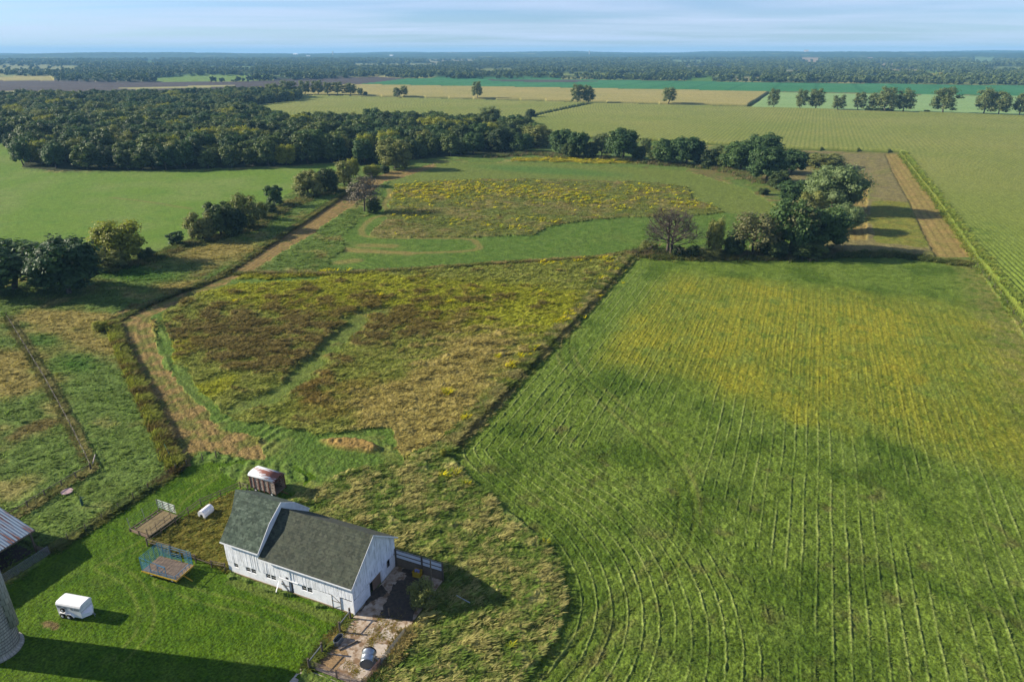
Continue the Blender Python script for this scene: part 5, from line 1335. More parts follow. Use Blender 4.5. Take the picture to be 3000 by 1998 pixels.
# yellow crate
cr_ = empty("yellow_crate", (-36.75, 57.35, 0.03), 0.05); tag(cr_, "yellow plastic crate of odds and ends by the windbreak fence", "crate")
b = MB(); b.box(-0.5, 0.5, -0.36, -0.31, 0.05, 0.85); b.box(-0.5, 0.5, 0.31, 0.36, 0.05, 0.85); b.box(-0.5, -0.45, -0.31, 0.31, 0.05, 0.85); b.box(0.45, 0.5, -0.31, 0.31, 0.05, 0.85); b.box(-0.45, 0.45, -0.31, 0.31, 0.05, 0.10)
b.box(-0.55, 0.55, -0.41, -0.36, 0.78, 0.86); b.box(-0.55, 0.55, 0.36, 0.41, 0.78, 0.86)
b.build("box", M_YELLOW, cr_)
r_ = random.Random(3); b = MB()
for k in range(14): b.lathe([(0.02, -0.1), (0.12, -0.06), (0.13, 0.06), (0.02, 0.1)], (r_.uniform(-0.32, 0.32), r_.uniform(-0.2, 0.2), r_.uniform(0.7, 0.92)), 7)
b.build("contents", mat("blue_grey_plastic", C4(150, 150, 190), 0.6), cr_)
o = MB().tube((0, 0, -0.1), (0.12, -0.1, 4.3), 0.11, 0.08, 9).build("pole", M_GREYWOOD); o.location = (-34.2, 56.3, 0); tag(o, "tall leaning wooden pole in front of the windbreak fence", "pole")
o = MB().tube((-30.4, 55.6, 0.75), (-28.5, 55.35, 0.55), 0.05, n=8).build("pipe", mat("grey_blue_pipe", C4(170, 180, 190), 0.5)); tag(o, "pale pipe lying in the tall grass right of the dark bush", "pipe")
b = MB(); b.box(-0.06, 0.06, -0.06, 0.06, 0, 1.2); o = b.build("stake", M_GREYWOOD); o.location = (-36.5, 50.4, 0); tag(o, "pale stake standing in the barn's shade", "stake")
# oval tank
tk_ = empty("water_tank", (-39.6, 44.95, 0.03)); tag(tk_, "small oval galvanised water tank inside the yard's left fence", "water tank")
def oval(r, L, n=24):
    return [(r*cos(t)+0.0, (L if sin(t) > 0 else -L)+r*sin(t)) for t in [2*pi*k/n for k in range(n)]]
ou = oval(0.36, 0.32); inn = oval(0.33, 0.32); n_ = len(ou)
b = MB(); b.add([(x, y, z) for z in (0, 0.62) for x, y in ou]+[(x, y, z) for z in (0.62, 0.05) for x, y in inn], [(k, (k+1) % n_, n_+(k+1) % n_, n_+k) for k in range(n_)]+[(n_+k, n_+(k+1) % n_, 2*n_+(k+1) % n_, 2*n_+k) for k in range(n_)]+[(2*n_+k, 2*n_+(k+1) % n_, 3*n_+(k+1) % n_, 3*n_+k) for k in range(n_)]+[tuple(range(n_))[::-1]])
b.build("tank_wall", M_GALV, tk_, True)
b = MB(); b.add([(x, y, 0.3) for x, y in oval(0.325, 0.32)], [tuple(range(n_))]); b.build("water", mat("dark_water", (0.01, 0.012, 0.01, 1), 0.08), tk_)
# round tank tipped on its side
a_ = Vector((-34.6, 43.05, 0.77)); b_ = Vector((-35.25, 44.5, 0.77))
rt_ = empty("round_tank", (-34.9, 43.8, 0.03)); tag(rt_, "large round galvanised tank tipped on its side in the yard", "tank")
rel = lambda p: p-Vector((-34.9, 43.8, 0.03))
n_ = 40; dv = (b_-a_).normalized(); sx0 = dv.cross(Vector((0, 0, 1))).normalized(); R_ = 0.74
ring = lambda c_, r: [rel(c_)+sx0*cos(2*pi*k/n_)*r+Vector((0, 0, 1))*sin(2*pi*k/n_)*r for k in range(n_)]
b = MB(); prof = [(a_+dv*0.03, R_-0.03), (a_, R_), (a_+dv*0.05, R_+0.02), (a_+dv*0.10, R_), (a_+dv*0.7, R_), (a_+dv*0.73, R_+0.015), (a_+dv*0.76, R_), (b_-dv*0.05, R_), (b_, R_+0.025), (b_, R_-0.02), (a_+dv*0.06, R_-0.03)]
for c_, r in prof: b.v += [tuple(p) for p in ring(c_, r)]
for q in range(len(prof)-1): b.f += [(q*n_+k, q*n_+(k+1) % n_, (q+1)*n_+(k+1) % n_, (q+1)*n_+k) for k in range(n_)]
b.f += [tuple(range(n_))]; b.build("tank_shell", M_GALV, rt_, True)
b = MB(); b.v += [tuple(p) for p in ring(a_+dv*0.012, R_-0.035)]; b.f += [tuple(range(n_))]; b.build("tank_bottom", mat("tank_bottom_steel", C4(120, 126, 130), 0.5, 0.5), rt_)
b = MB()
for c_, r in ((b_-dv*0.10, R_+0.028), (b_+dv*0.06, R_+0.05), (b_+dv*0.06, R_-0.03), (b_-dv*0.10, R_-0.035)): b.v += [tuple(p) for p in ring(c_, r)]
for q in range(3): b.f += [(q*n_+k, q*n_+(k+1) % n_, (q+1)*n_+(k+1) % n_, (q+1)*n_+k) for k in range(n_)]
b.build("rubber_edging", mat("black_edging", C4(52, 40, 34), 0.9), rt_)
o = MB().tube((-38.85, 44.0, 0.12), (-37.7, 45.85, 0.14), 0.07, 0.09, 9).build("fence_rail_log", M_GREYWOOD); tag(o, "loose weathered log lying on the concrete near the oval water tank", "log")
fr_ = empty("metal_frame", (-38.5, 39.6, 0.02)); tag(fr_, "pale blue-grey metal frame lying on the lower concrete", "metal frame")
b = MB(); c4 = [(-1.5, -1.4, 0.06), (-1.0, 0.35, 0.06), (0.25, 0.45, 0.06), (0.35, -1.3, 0.06)]
for p, q in zip(c4, c4[1:]+c4[:1]): b.tube(p, q, 0.03, n=6)
b.build("tube_frame", M_GATE, fr_)

# ------------------------------------------------------------------ horse trailer
tr = empty("horse_trailer", (-70.2, 36.7, 0), radians(10.5)); tag(tr, "white two-axle horse trailer parked on the lawn", "horse trailer")
tz = gz(-70.2, 36.7); tr.location.z = tz
L2, W2 = 1.6, 0.84
b = MB(); b.box(-L2, L2, -W2, W2, 0.38, 1.72)
b.prism([(L2, -W2, 0.40), (L2, W2, 0.40), (L2+0.0, W2, 1.7), (L2, -W2, 1.7)], (0.02, 0, 0)); b.build("body", M_WHITE, tr, bevel=0.04)
prof = [(-W2-0.03, 1.70), (-W2-0.03, 1.86), (-W2+0.06, 2.04), (-W2+0.24, 2.14), (0, 2.18), (W2-0.24, 2.14), (W2-0.06, 2.04), (W2+0.03, 1.86), (W2+0.03, 1.70)]
b = MB(); b.prism([(-L2-0.03, y, z) for y, z in prof], (2*L2+0.12, 0, 0)); b.build("roof", M_WHITE, tr, bevel=0.03)
b = MB(); b.prism([(L2+0.02, y, 0.42) for y in (-W2, W2)]+[(L2+0.02, W2, 0.95), (L2+0.02, -W2, 0.95)], (0.0, 0, 0)) if False else None
b = MB(); v = [(L2+0.02, -W2+0.02, 0.40), (L2+0.02, W2-0.02, 0.40), (L2+0.62, 0.12, 0.40), (L2+0.62, -0.12, 0.40), (L2+0.02, -W2+0.02, 1.05), (L2+0.02, W2-0.02, 1.05), (L2+0.55, 0.12, 0.78), (L2+0.55, -0.12, 0.78)]
b.add(v, [(0, 1, 2, 3), (4, 7, 6, 5), (0, 3, 7, 4), (3, 2, 6, 7), (2, 1, 5, 6), (1, 0, 4, 5)]); b.build("nose", M_WHITE, tr, bevel=0.03)
b = MB(); b.bar((L2+0.5, 0, 0.45), (L2+1.0, 0, 0.45), 0.09); b.tube((L2+0.85, 0, 0.05), (L2+0.85, 0, 0.75), 0.03, n=8); b.build("tow_bar", M_GATE, tr)
for y in (-W2-0.16, W2+0.01):
    b = MB(); pr = [(-1.42, 0.42), (-1.30, 0.72), (-1.15, 0.82), (0.28, 0.82), (0.43, 0.72), (0.62, 0.42), (0.56, 0.42), (0.38, 0.66), (0.26, 0.74), (-1.12, 0.74), (-1.24, 0.66), (-1.34, 0.42)]
    # fender strip
    top_ = pr[:6]; bot = pr[6:][::-1]
    for k in range(5):
        b.prism([(top_[k][0], y, top_[k][1]), (top_[k+1][0], y, top_[k+1][1]), (bot[k+1][0], y, bot[k+1][1]), (bot[k][0], y, bot[k][1])], (0, 0.15, 0))
    b.build("fender", M_WHITE, tr)
def wheel(parent, x, y, z, r=0.33, w=0.18, hub=True, name="wheel"):
    b = MB(); b.lathe([(r*0.55, -w/2), (r*0.92, -w/2), (r, -w/3), (r, w/3), (r*0.92, w/2), (r*0.55, w/2)], (x, y, z), 22, 'y'); o = b.build(name, M_RUBBER, parent, True)
    if hub: MB().lathe([(0.02, -w/2-0.012), (r*0.5, -w/2+0.0), (r*0.55, w/2), (0.02, w/2+0.01)], (x, y, z), 16, 'y').build("rim", M_WHITE, o, True)
    return o
for x in (-0.92, -0.08):
    for y in (-W2-0.09, W2+0.09): wheel(tr, x-0.05, y, 0.33)
wheel(tr, -0.75, -W2-0.10, 1.22, 0.30, 0.14, name="spare_wheel")
b = MB()
for k, (x0, x1) in enumerate(((-1.5, -0.95), (-0.62, -0.2), (0.3, 0.62), (0.75, 1.45))): b.box(x0, x1, -W2-0.012, -W2-0.001, 1.38, 1.62)
b.build("side_vents", mat("grey_vent", C4(150, 158, 164), 0.5), tr)
b = MB(); b.box(-L2-0.005, L2+0.025, -W2-0.014, -W2-0.002, 1.655, 1.70); b.box(L2+0.022, L2+0.034, -W2, W2, 1.655, 1.70); b.box(L2+0.022, L2+0.034, -W2, W2, 1.20, 1.225); b.build("trim_strip", mat("dark_trim", C4(84, 84, 88), 0.6), tr)

# ------------------------------------------------------------------ calf hutch
hu = empty("calf_hutch", (-70.2, 56.4, 0), radians(6)); hu.location.z = gz(-70.2, 56.4)-0.1; tag(hu, "small white plastic calf hutch with a dark doorway in the paddock", "calf hutch")
pr = [(-0.55, 0), (-0.55, 0.85), (-0.40, 1.15), (-0.15, 1.32), (0.15, 1.32), (0.40, 1.15), (0.55, 0.85), (0.55, 0)]
b = MB(); 
for k in range(7): b.add([(pr[k][0], -0.95, pr[k][1]), (pr[k+1][0], -0.95, pr[k+1][1]), (pr[k+1][0]*0.94, 0.95, pr[k+1][1]*0.92), (pr[k][0]*0.94, 0.95, pr[k][1]*0.92)], [(0, 1, 2, 3)])
b.add([(x*0.94, 0.95, z*0.92) for x, z in pr], [tuple(range(8))])
dr = [(-0.26, 0), (-0.26, 0.62), (-0.15, 0.82), (0.15, 0.82), (0.26, 0.62), (0.26, 0)]
v = [(x, -0.95, z) for x, z in pr]+[(x, -0.95, z) for x, z in dr]
b.add(v, [(0, 1, 9, 8), (1, 2, 3, 10, 9), (3, 4, 11, 10), (4, 5, 6, 12, 11), (6, 7, 13, 12)])
o = b.build("shell", M_WHITE, hu); s_ = o.modifiers.new("thick", 'SOLIDIFY'); s_.thickness = 0.05
b = MB()
for y in (-0.5, 0.0, 0.5):
    for k in range(1, 6): b.bar((pr[k][0]*0.985, y, pr[k][1]*0.985), (pr[k+1][0]*0.985, y, pr[k+1][1]*0.985), 0.06, 0.04, (0, 1, 0))
b.build("ribs", M_WHITE, hu)
for y, x, l in ((52.4, -93.1, ""),):
    fd = empty("feeder_lid", (x, y, gz(x, y)+0.15)); tag(fd, "pinkish round board lying in the pasture near the shed", "round board")
    b = MB(); b.lathe([(0.02, 0), (0.8, 0), (0.8, 0.10), (0.02, 0.10)], (0, 0, 0), 24)
    o = b.build("disc", mat("pinkish_wood", C4(188, 160, 160), 0.8), fd)
    b = MB(); 
    for k in range(5): b.box(-0.62, 0.62, -0.5+k*0.23, -0.47+k*0.23, 0.10, 0.125)
    b.build("battens", mat("pinkish_wood2", C4(150, 124, 124), 0.8), fd)
hy = empty("water_hydrant", (-88.0, 51.0, gz(-88.0, 51.0))); tag(hy, "dark green upright hydrant post standing in the pasture", "hydrant")
MB().tube((0, 0, -0.2), (0, 0, 1.15), 0.17, 0.15, 10).build("casing", mat("dark_green_paint", C4(54, 92, 80), 0.6), hy)
b = MB(); b.tube((0, 0, 1.15), (0.0, 0, 1.5), 0.06, n=8); b.tube((0, 0, 1.45), (0.55, 0.1, 1.38), 0.05, n=8); b.tube((0, 0, 1.5), (-0.3, 0, 1.62), 0.03, n=6); b.build("spout", mat("dark_green_paint2", C4(44, 78, 70), 0.6), hy)

# ------------------------------------------------------------------ hay wagons
def rails(mb, a, b, z0, z1, n, r=0.022):
    for k in range(n):
        z = z0+(z1-z0)*k/(n-1); mb.tube((a[0], a[1], z), (b[0], b[1], z), r, n=5)
bw = empty("blue_hay_wagon", (-65.7, 45.75, 0), radians(4)); bw.location.z = gz(-65.7, 45.75)-0.03; tag(bw, "hay wagon with blue pipe racks on a plank deck and yellow running gear", "hay wagon")
b = MB(); y = -1.42
x = -2.65
while x < 2.64: b.box(x+0.006, x+0.22, -1.42, 1.42, 0.86, 0.91+random.Random(int(x*100)).uniform(0, 0.012)); x += 0.226
b.build("plank_deck", M_DECK, bw)
b = MB()
for x in (-2.66, -1.6, -0.53, 0.53, 1.6, 2.62): b.box(x-0.05, x+0.05, -1.5, 1.46, 0.74, 0.855)
b.box(-2.68, 2.7, -1.46, -1.425, 0.72, 0.93); b.box(-2.68, 2.7, 1.425, 1.46, 0.72, 0.93); b.box(2.66, 2.72, -1.5, 1.5, 0.72, 0.94)
b.box(-1.9, 1.9, -0.45, -0.35, 0.5, 0.74); b.box(-1.9, 1.9, 0.35, 0.45, 0.5, 0.74)
b.build("yellow_frame", M_YELLOW, bw)
b = MB(); b.bar((1.8, 0, 0.55), (4.0, -0.35, 0.28), 0.1); b.build("tongue", M_YELLOW, bw)
for x in (-1.6, 1.6):
    MB().tube((x, -1.0, 0.38), (x, 1.0, 0.38), 0.05, n=8).build("axle", M_BROWNIRON, bw)
    for y in (-1.05, 1.05): wheel(bw, x, y, 0.38, 0.38, 0.2)
b = MB(); zt = 2.95
for (x, y) in ((-2.6, -1.4), (-2.6, 1.4), (-1.9, 1.4), (-0.7, 1.4), (0.9, 1.4), (2.0, 1.4), (2.6, 1.4), (-1.2, -1.4), (0.0, -1.4), (1.2, -1.4)):
    h_ = zt if (y > 0 or x < -2) else 2.45
    b.bar((x, y, 0.9), (x, y, h_), 0.05)
for (xa, xb, za, zb_, nn_) in ((-2.6, 2.6, 2.6, zt, 2), (-2.6, -0.7, 1.1, 2.3, 7), (1.4, 2.6, 1.1, 2.3, 6), (-0.6, 0.9, 1.1, 2.0, 4)):
    for k in range(nn_): MB().tube((xa, 1.4, za+(zb_-za)*k/(nn_-1)), (xb, 1.4, za+(zb_-za)*k/(nn_-1)), 0.025, n=5).build("back_rail", M_BLUE, bw)
b.build("back_posts", M_BLUE, bw)
b = MB(); rails(b, (-2.6, -1.4), (-2.6, 1.4), 1.1, zt, 9); [b.bar((-2.6, y, 0.9), (-2.6, y, zt), 0.04) for y in (-0.7, 0.0, 0.7)]; b.build("end_rack", M_BLUE, bw)
b = MB(); b.tube((-2.6, -1.4, zt), (1.2, -1.4, 2.45), 0.03, n=6); rails(b, (-2.6, -1.4), (-1.2, -1.4), 1.1, 2.3, 6); rails(b, (-1.2, -1.4), (2.4, -1.4), 1.05, 1.35, 2)
b.bar((1.2, -1.4, 2.45), (0.2, -1.4, 2.5), 0.12, 0.05); b.bar((0.0, -1.4, 0.95), (1.2, -1.4, 2.3), 0.035); b.bar((1.2, -1.4, 0.95), (0.0, -1.4, 2.3), 0.035); b.build("front_rack", M_BLUE, bw)
b = MB(); rails(b, (2.6, -1.4), (2.6, 1.4), 1.45, 1.5, 2); [b.bar((2.6, y, 0.9), (2.6, y, 1.5), 0.045) for y in (-1.4, -0.85, -0.3, 0.3, 0.85, 1.4)]; b.build("low_rack", M_BLUE, bw)

fw = empty("flat_hay_wagon", (-74.9, 51.8, 0), radians(-1)); fw.location.z = gz(-74.9, 51.8)-0.03; tag(fw, "old flat hay wagon with brown planks, open slat sides and a broken near end", "hay wagon")
b = MB(); x = -1.0
while x < 1.72: b.box(x+0.008, x+0.2, -2.2, 2.3, 0.86, 0.91); x += 0.208
b.build("plank_deck", M_DECKY, fw)
b = MB(); b.box(-1.75, -1.68, -2.3, 2.35, 0.72, 0.92); b.box(1.74, 1.80, -2.3, 2.35, 0.72, 0.92); b.box(-1.08, -1.02, -2.2, 2.3, 0.84, 0.98); b.box(-1.75, 1.8, 2.31, 2.37, 0.72, 0.9)
for y in (-1.8, -0.9, 0.0, 0.9, 1.8): b.box(-1.68, 1.74, y-0.06, y+0.06, 0.72, 0.852)
b.build("wooden_frame", M_GREYWOOD, fw)
b = MB(); b.box(-1.75, -0.12, -2.42, -2.36, 0.50, 0.95); b.box(0.12, 1.8, -2.42, -2.36, 0.50, 0.95); b.build("end_board", streaky("pinkish_board", C4(164, 138, 118), C4(116, 92, 78), 1, 1, 3), fw)
for x in (-1.72, -0.0, 1.76): MB().box(x-0.06, x+0.06, -2.5, -2.43, 0.45, 1.0 if x < 1 else 2.0).build("stake", M_POST, fw)
b = MB()
for y in (-2.3, 0.0, 2.3): b.bar((-1.72, y, 0.9), (-1.9, y, 2.55), 0.06)
for k in range(4): b.tube((-1.74-0.045*k, -2.3, 1.25+0.4*k), (-1.74-0.045*k, 2.3, 1.25+0.4*k), 0.012, n=4)
b.build("left_rack", M_GATE, fw)
b = MB()
for x in (-1.9, -0.9, 0.3, 1.4): b.bar((x, 2.35, 0.9), (x, 2.42, 2.45), 0.05)
b.build("end_stakes", M_POST, fw)
for k in range(5): MB().box(-1.85, 1.5, 2.43, 2.46, 1.15+k*0.29, 1.24+k*0.29).build("slat", M_TRIM, fw)
b = MB()
for y in (-1.9, -1.1, 0.3, 1.3): b.bar((1.77, y, 0.9), (1.80, y, 2.1), 0.05)
b.bar((1.8, -1.9, 1.5), (1.8, 2.2, 2.1), 0.05, 0.08); b.bar((1.8, -1.1, 1.15), (1.8, 1.3, 1.35), 0.04, 0.07); b.build("right_rack", M_POST, fw)
for y in (-1.6, 1.6):
    MB().tube((-0.9, y, 0.36), (0.9, y, 0.36), 0.05, n=8).build("axle", M_BROWNIRON, fw)
    for x in (-1.0, 1.0):
        b = MB(); b.lathe([(0.2, -0.1), (0.34, -0.1), (0.36, -0.05), (0.36, 0.05), (0.34, 0.1), (0.2, 0.1)], (x, y, 0.36), 20, 'x'); o = b.build("wheel", M_RUBBER, fw, True)
        MB().lathe([(0.02, -0.08), (0.2, -0.06), (0.2, 0.06), (0.02, 0.08)], (x, y, 0.36), 14, 'x').build("rim", M_YELLOW, o, True)

gw = empty("forage_wagon", (-66.25, 64.6, 0), radians(-1)); gw.location.z = gz(-66.25, 64.6)-0.02; tag(gw, "old wooden forage wagon with a rusty tin roof behind the barn", "wagon")
m = mat("peeling_white_boards", rough=0.9); g = N(m)
f = g.noise(g.coord('Object', (1.2, 1.2, 9)), 2.2, 5, 0.7); c = g.ramp(f, [(0.44, C4(206, 196, 184)), (0.52, C4(96, 74, 60))]); g.color(c); M_PEEL = m
b = MB()
for k in range(9):
    z = 0.62+k*0.24; b.box(-2.35, 2.35, -1.1, -1.06, z, z+0.222); b.box(-2.35, 2.35, 1.06, 1.1, z, z+0.222); b.box(-2.35, -2.31, -1.06, 1.06, z, z+0.222)
b.build("side_boards", M_PEEL, gw)
MB().box(-2.35, 2.35, -1.06, 1.06, 0.55, 0.62).build("floor", M_GREYWOOD, gw)
M_RB = mat("red_brown_timber", C4(120, 78, 66), 0.9)
for x in (-2.30, -1.55, -0.65, 0.25, 1.2): MB().box(x-0.07, x+0.07, -1.19, -1.103, 0.5, 2.80).build("stud", M_RB, gw)
b = MB(); b.box(2.25, 2.35, -1.1, -1.0, 0.5, 2.8); b.box(2.25, 2.35, 1.0, 1.1, 0.5, 2.8); b.box(2.25, 2.35, -1.0, 1.0, 2.55, 2.66); b.build("end_frame", M_RB, gw)
m = mat("rusted_roof_tin", rough=0.6); g = N(m); tcn = g.new("ShaderNodeTexCoord"); sp_ = g.new("ShaderNodeSeparateXYZ"); g.link(tcn.outputs['Object'], sp_.inputs[0])
f = g.math('ADD', g.math('MULTIPLY', g.math('ABSOLUTE', g.math('ADD', sp_.outputs[1], 0.1)), -0.35), g.math('MULTIPLY', sp_.outputs[0], 0.07))
f = g.math('ADD', f, g.noise(g.coord('Object', (0.7, 5, 1)), 1.4, 4))
g.color(g.ramp(f, [(0.27, C4(206, 212, 218)), (0.33, C4(140, 86, 66))])); M_ROOFT = m
pr = [(-1.25, 2.72), (-1.2, 2.90), (-0.98, 3.08), (-0.55, 3.20), (0, 3.24), (0.55, 3.20), (0.98, 3.08), (1.2, 2.90), (1.25, 2.72)]
b = MB(); n_ = len(pr); b.add([(x, y, z) for x in (-2.45, 2.5) for y, z in pr], [(k, k+1, n_+k+1, n_+k) for k in range(n_-1)])
o = b.build("curved_roof", M_ROOFT, gw, True); s_ = o.modifiers.new("thick", 'SOLIDIFY'); s_.thickness = 0.04
MB().add([(-2.33, y, z) for y, z in pr[1:-1]]+[(-2.33, 1.1, 2.7), (-2.33, -1.1, 2.7)], [tuple(range(9))]).build("back_gable", M_PEEL, gw)
b = MB(); b.box(-2.3, 2.3, -0.5, -0.38, 0.38, 0.55); b.box(-2.3, 2.3, 0.38, 0.5, 0.38, 0.55); b.bar((2.3, 0, 0.5), (3.6, 0.1, 0.3), 0.1); b.build("chassis", M_BROWNIRON, gw)
for x in (-1.6, 1.5):
    for y in (-0.95, 0.95): wheel(gw, x, y, 0.33, 0.34, 0.18)

# ------------------------------------------------------------------ far farm buildings and mast
def far_barn(u, v_, L, Wd, h, label, roofc, name="farm_building", rz=0.0):
    x, y = gp(u, v_); z = float(terrain(np.array([x]), np.array([y]))[0])
    o = empty(name, (x, y, z+0.5), rz); tag(o, label, "building"); L *= 0.75; Wd *= 0.8; h *= 0.8
    MB().box(-L/2, L/2, -Wd/2, Wd/2, 0, h).build("wall", mat("far_white", C4(236, 236, 236), 0.7), o)
    MB().prism([(-L/2-0.5, -Wd/2-0.6, h), (-L/2-0.5, 0, h+Wd*0.28), (-L/2-0.5, Wd/2+0.6, h)], (L+1, 0, 0)).build("roof", mat("far_roof", roofc, 0.6), o)
    return o
far_barn(1918, 182.5, 60, 18, 10, "long white roofed farm shed in the far clearing right of centre", C4(240, 240, 240))
far_barn(1900, 184.5, 34, 14, 8, "red farm building beside the long white shed far off", C4(150, 70, 60))
far_barn(2180, 183, 62, 20, 9, "long white shed far off, right of the silo tower", C4(244, 244, 244))
far_barn(640, 184, 44, 18, 9, "white roofed barn far off on the left", C4(228, 232, 236))
far_barn(868, 176, 70, 26, 14, "left building of the white farmstead far off", C4(236, 236, 236))
far_barn(905, 177.5, 60, 24, 8, "right building of the white farmstead far off", C4(210, 214, 220))
far_barn(1148, 177, 50, 24, 12, "white barn far off below the radio mast", C4(236, 236, 236))
far_barn(2358, 176, 60, 30, 20, "tall pale barn with a tan roof far off at the right", C4(176, 150, 130))
far_barn(2540, 184, 80, 24, 10, "tan roofed shed far off at the right", C4(190, 160, 140))
far_barn(2095, 170.5, 70, 30, 12, "small white buildings far off above the wide woods", C4(230, 230, 230))
def far_silo(u, v_, r, h, label):
    x, y = gp(u, v_); z = float(terrain(np.array([x]), np.array([y]))[0]); o = empty("far_silo", (x, y, z)); tag(o, label, "silo")
    MB().lathe([(r, 0), (r, h)], (0, 0, 0), 14).build("silo_wall", mat("far_concrete", C4(196, 190, 180), 0.8), o); MB().lathe([(r, h), (r*0.6, h+r*0.6), (0.1, h+r*0.8)], (0, 0, 0), 14, closed=False).build("dome", M_GALV, o)
far_silo(1726, 176, 6, 42, "pale round tower silo far off at the centre"); far_silo(977, 174.5, 7, 40, "pale round tower silo far off left of the mast")
x, y = gp(1190, 166.5); z = float(terrain(np.array([x]), np.array([y]))[0]); ma = empty("radio_mast", (x, y, z)); tag(ma, "thin radio mast on the horizon left of centre", "mast")
b = MB()
for k in range(3): a = 2*pi*k/3; b.bar((1.8*cos(a), 1.8*sin(a), 0), (1.8*cos(a), 1.8*sin(a), 132), 0.7)
for k in range(22): b.box(-1.8, 1.8, -1.6, 1.6, k*6, k*6+0.5)
b.build("lattice", mat("mast_steel", C4(120, 120, 124), 0.7), ma)
# ------------------------------------------------------------------ standing grass, weeds and flowers
def tufts(name, X, Y, Z, Hh, Wd, Col, label, cat, nb=7, lean=(0.45, 0.25), spread=0.5, seed=1, curl=1.0):
    """many clumps of bent blades in one mesh"""
    rng = np.random.default_rng(seed); n = len(X)
    a = rng.uniform(0, 2*pi, (n, nb)); rad = rng.uniform(0.1, 1, (n, nb))*spread
    bx = X[:, None]+Wd[:, None]*rad*np.cos(a); by = Y[:, None]+Wd[:, None]*rad*np.sin(a)
    h = Hh[:, None]*rng.uniform(0.6, 1.1, (n, nb)); w = Wd[:, None]*rng.uniform(0.06, 0.13, (n, nb))
    px, py = -np.sin(a), np.cos(a)
    ox = Wd[:, None]*0.55*np.cos(a)*curl+lean[0]*h*1.3; oy = Wd[:, None]*0.55*np.sin(a)*curl+lean[1]*h*1.3
    h = h*0.55
    z0 = Z[:, None]-0.1+0*a
    def st(x, y, z): return np.stack([x, y, z], -1)
    V = np.stack([st(bx-px*w, by-py*w, z0), st(bx+px*w, by+py*w, z0), st(bx+ox*0.4+px*w*0.9, by+oy*0.4+py*w*0.9, z0+h*0.62), st(bx+ox*0.4-px*w*0.9, by+oy*0.4-py*w*0.9, z0+h*0.62),
                  st(bx+ox+px*w*0.3, by+oy+py*w*0.3, z0+h), st(bx+ox-px*w*0.3, by+oy-py*w*0.3, z0+h)], 2)
    V = V.reshape(-1, 3); k = n*nb; base = np.arange(k)[:, None]*6
    Fq = np.concatenate([base+np.array([0, 1, 2, 3]), base+np.array([3, 2, 4, 5])])
    me = mesh_from(name, V, Fq, M_TUFT)
    cc = np.repeat(Col*1.5*np.array([1.0, 1.02, 0.92])*(1+0.17*rng.normal(size=(n, 1))).clip(0.5, 1.6), nb*6, 0); set_col(me, "cover", cc.clip(0.003, 0.8))
    return tag(link(name, me), label, cat, kind="stuff")
m = bpy.data.materials.new("blades"); m.use_nodes = True; g = N(m); at = g.new("ShaderNodeAttribute"); at.attribute_name = "cover"
g.color(at.outputs['Color']); g.b.inputs['Roughness'].default_value = 0.8; g.b.inputs['Specular IOR Level'].default_value = 0.1
tl = g.new("ShaderNodeBsdfTranslucent"); g.link(at.outputs['Color'], tl.inputs[0]); mx = g.new("ShaderNodeMixShader"); mx.inputs[0].default_value = 0.45
g.link(g.b.outputs[0], mx.inputs[1]); g.link(tl.outputs[0], mx.inputs[2]); g.link(mx.outputs[0], m.node_tree.nodes["Material Output"].inputs[0]); M_TUFT = m
def spray(poly, n, seed, names):
    P_ = np.array(W(poly) if isinstance(poly[0][0], int) else poly); rng = np.random.default_rng(seed)
    X = rng.uniform(P_[:, 0].min(), P_[:, 0].max(), n); Y = rng.uniform(P_[:, 1].min(), P_[:, 1].max(), n)
    k = inpoly(X, Y, P_); X, Y = X[k], Y[k]; rg, cv, z = regat(X, Y)
    k = np.isin(rg, [RI[q] for q in names]); return X[k], Y[k], z[k], cv[k], rng
# tall grass round the barnyard
X, Y, Z, CV, rng = spray([(-62.0, 20.0), (30.0, 20.0), (30.0, 110.0), (-75.0, 110.0), (-62, 66)], 42000, 51, ["tall_grass"])
nz = fbm(X, Y, 4.0, 3, 501); k = (nz > -0.35) & ~((X < -32.8) & (X > -60) & (Y < 58.3)); X, Y, Z, CV, nz = X[k], Y[k], Z[k], CV[k], nz[k]
tan_ = sstep(-0.2, 0.35, nz+0.3*rng.normal(size=len(X))*0.5)
Cc = lerp(np.tile(C(98, 120, 50), (len(X), 1)), C(164, 156, 100), tan_)
tufts("tall_grass_tufts", X, Y, Z, 0.45+0.45*rng.random(len(X))+0.3*nz.clip(0, 1), 0.35+0.45*rng.random(len(X)), Cc, "rank tan and green grass standing around the barnyard", "grass", 11, seed=52)
# weedy meadow
X, Y, Z, CV, rng = spray([(-170.0, 60.0), (-40.0, 60.0), (-40.0, 215.0), (-170.0, 215.0)], 60000, 53, ["weedy_meadow"])
k = rng.random(len(X)) < np.clip(1.5-np.hypot(X, Y)/230, 0.25, 1); k &= pathmask(X, Y, 0) < 0.5
X, Y, Z, CV = X[k], Y[k], Z[k], CV[k]
s_ = 1+np.hypot(X, Y)/300
tufts("meadow_weeds", X, Y, Z, (0.25+0.4*rng.random(len(X)))*s_, (0.35+0.4*rng.random(len(X)))*s_, CV*1.18, "brown, olive and tan weeds covering the middle meadow", "weeds", 8, lean=(0.25, 0.1), seed=54, curl=1.4)
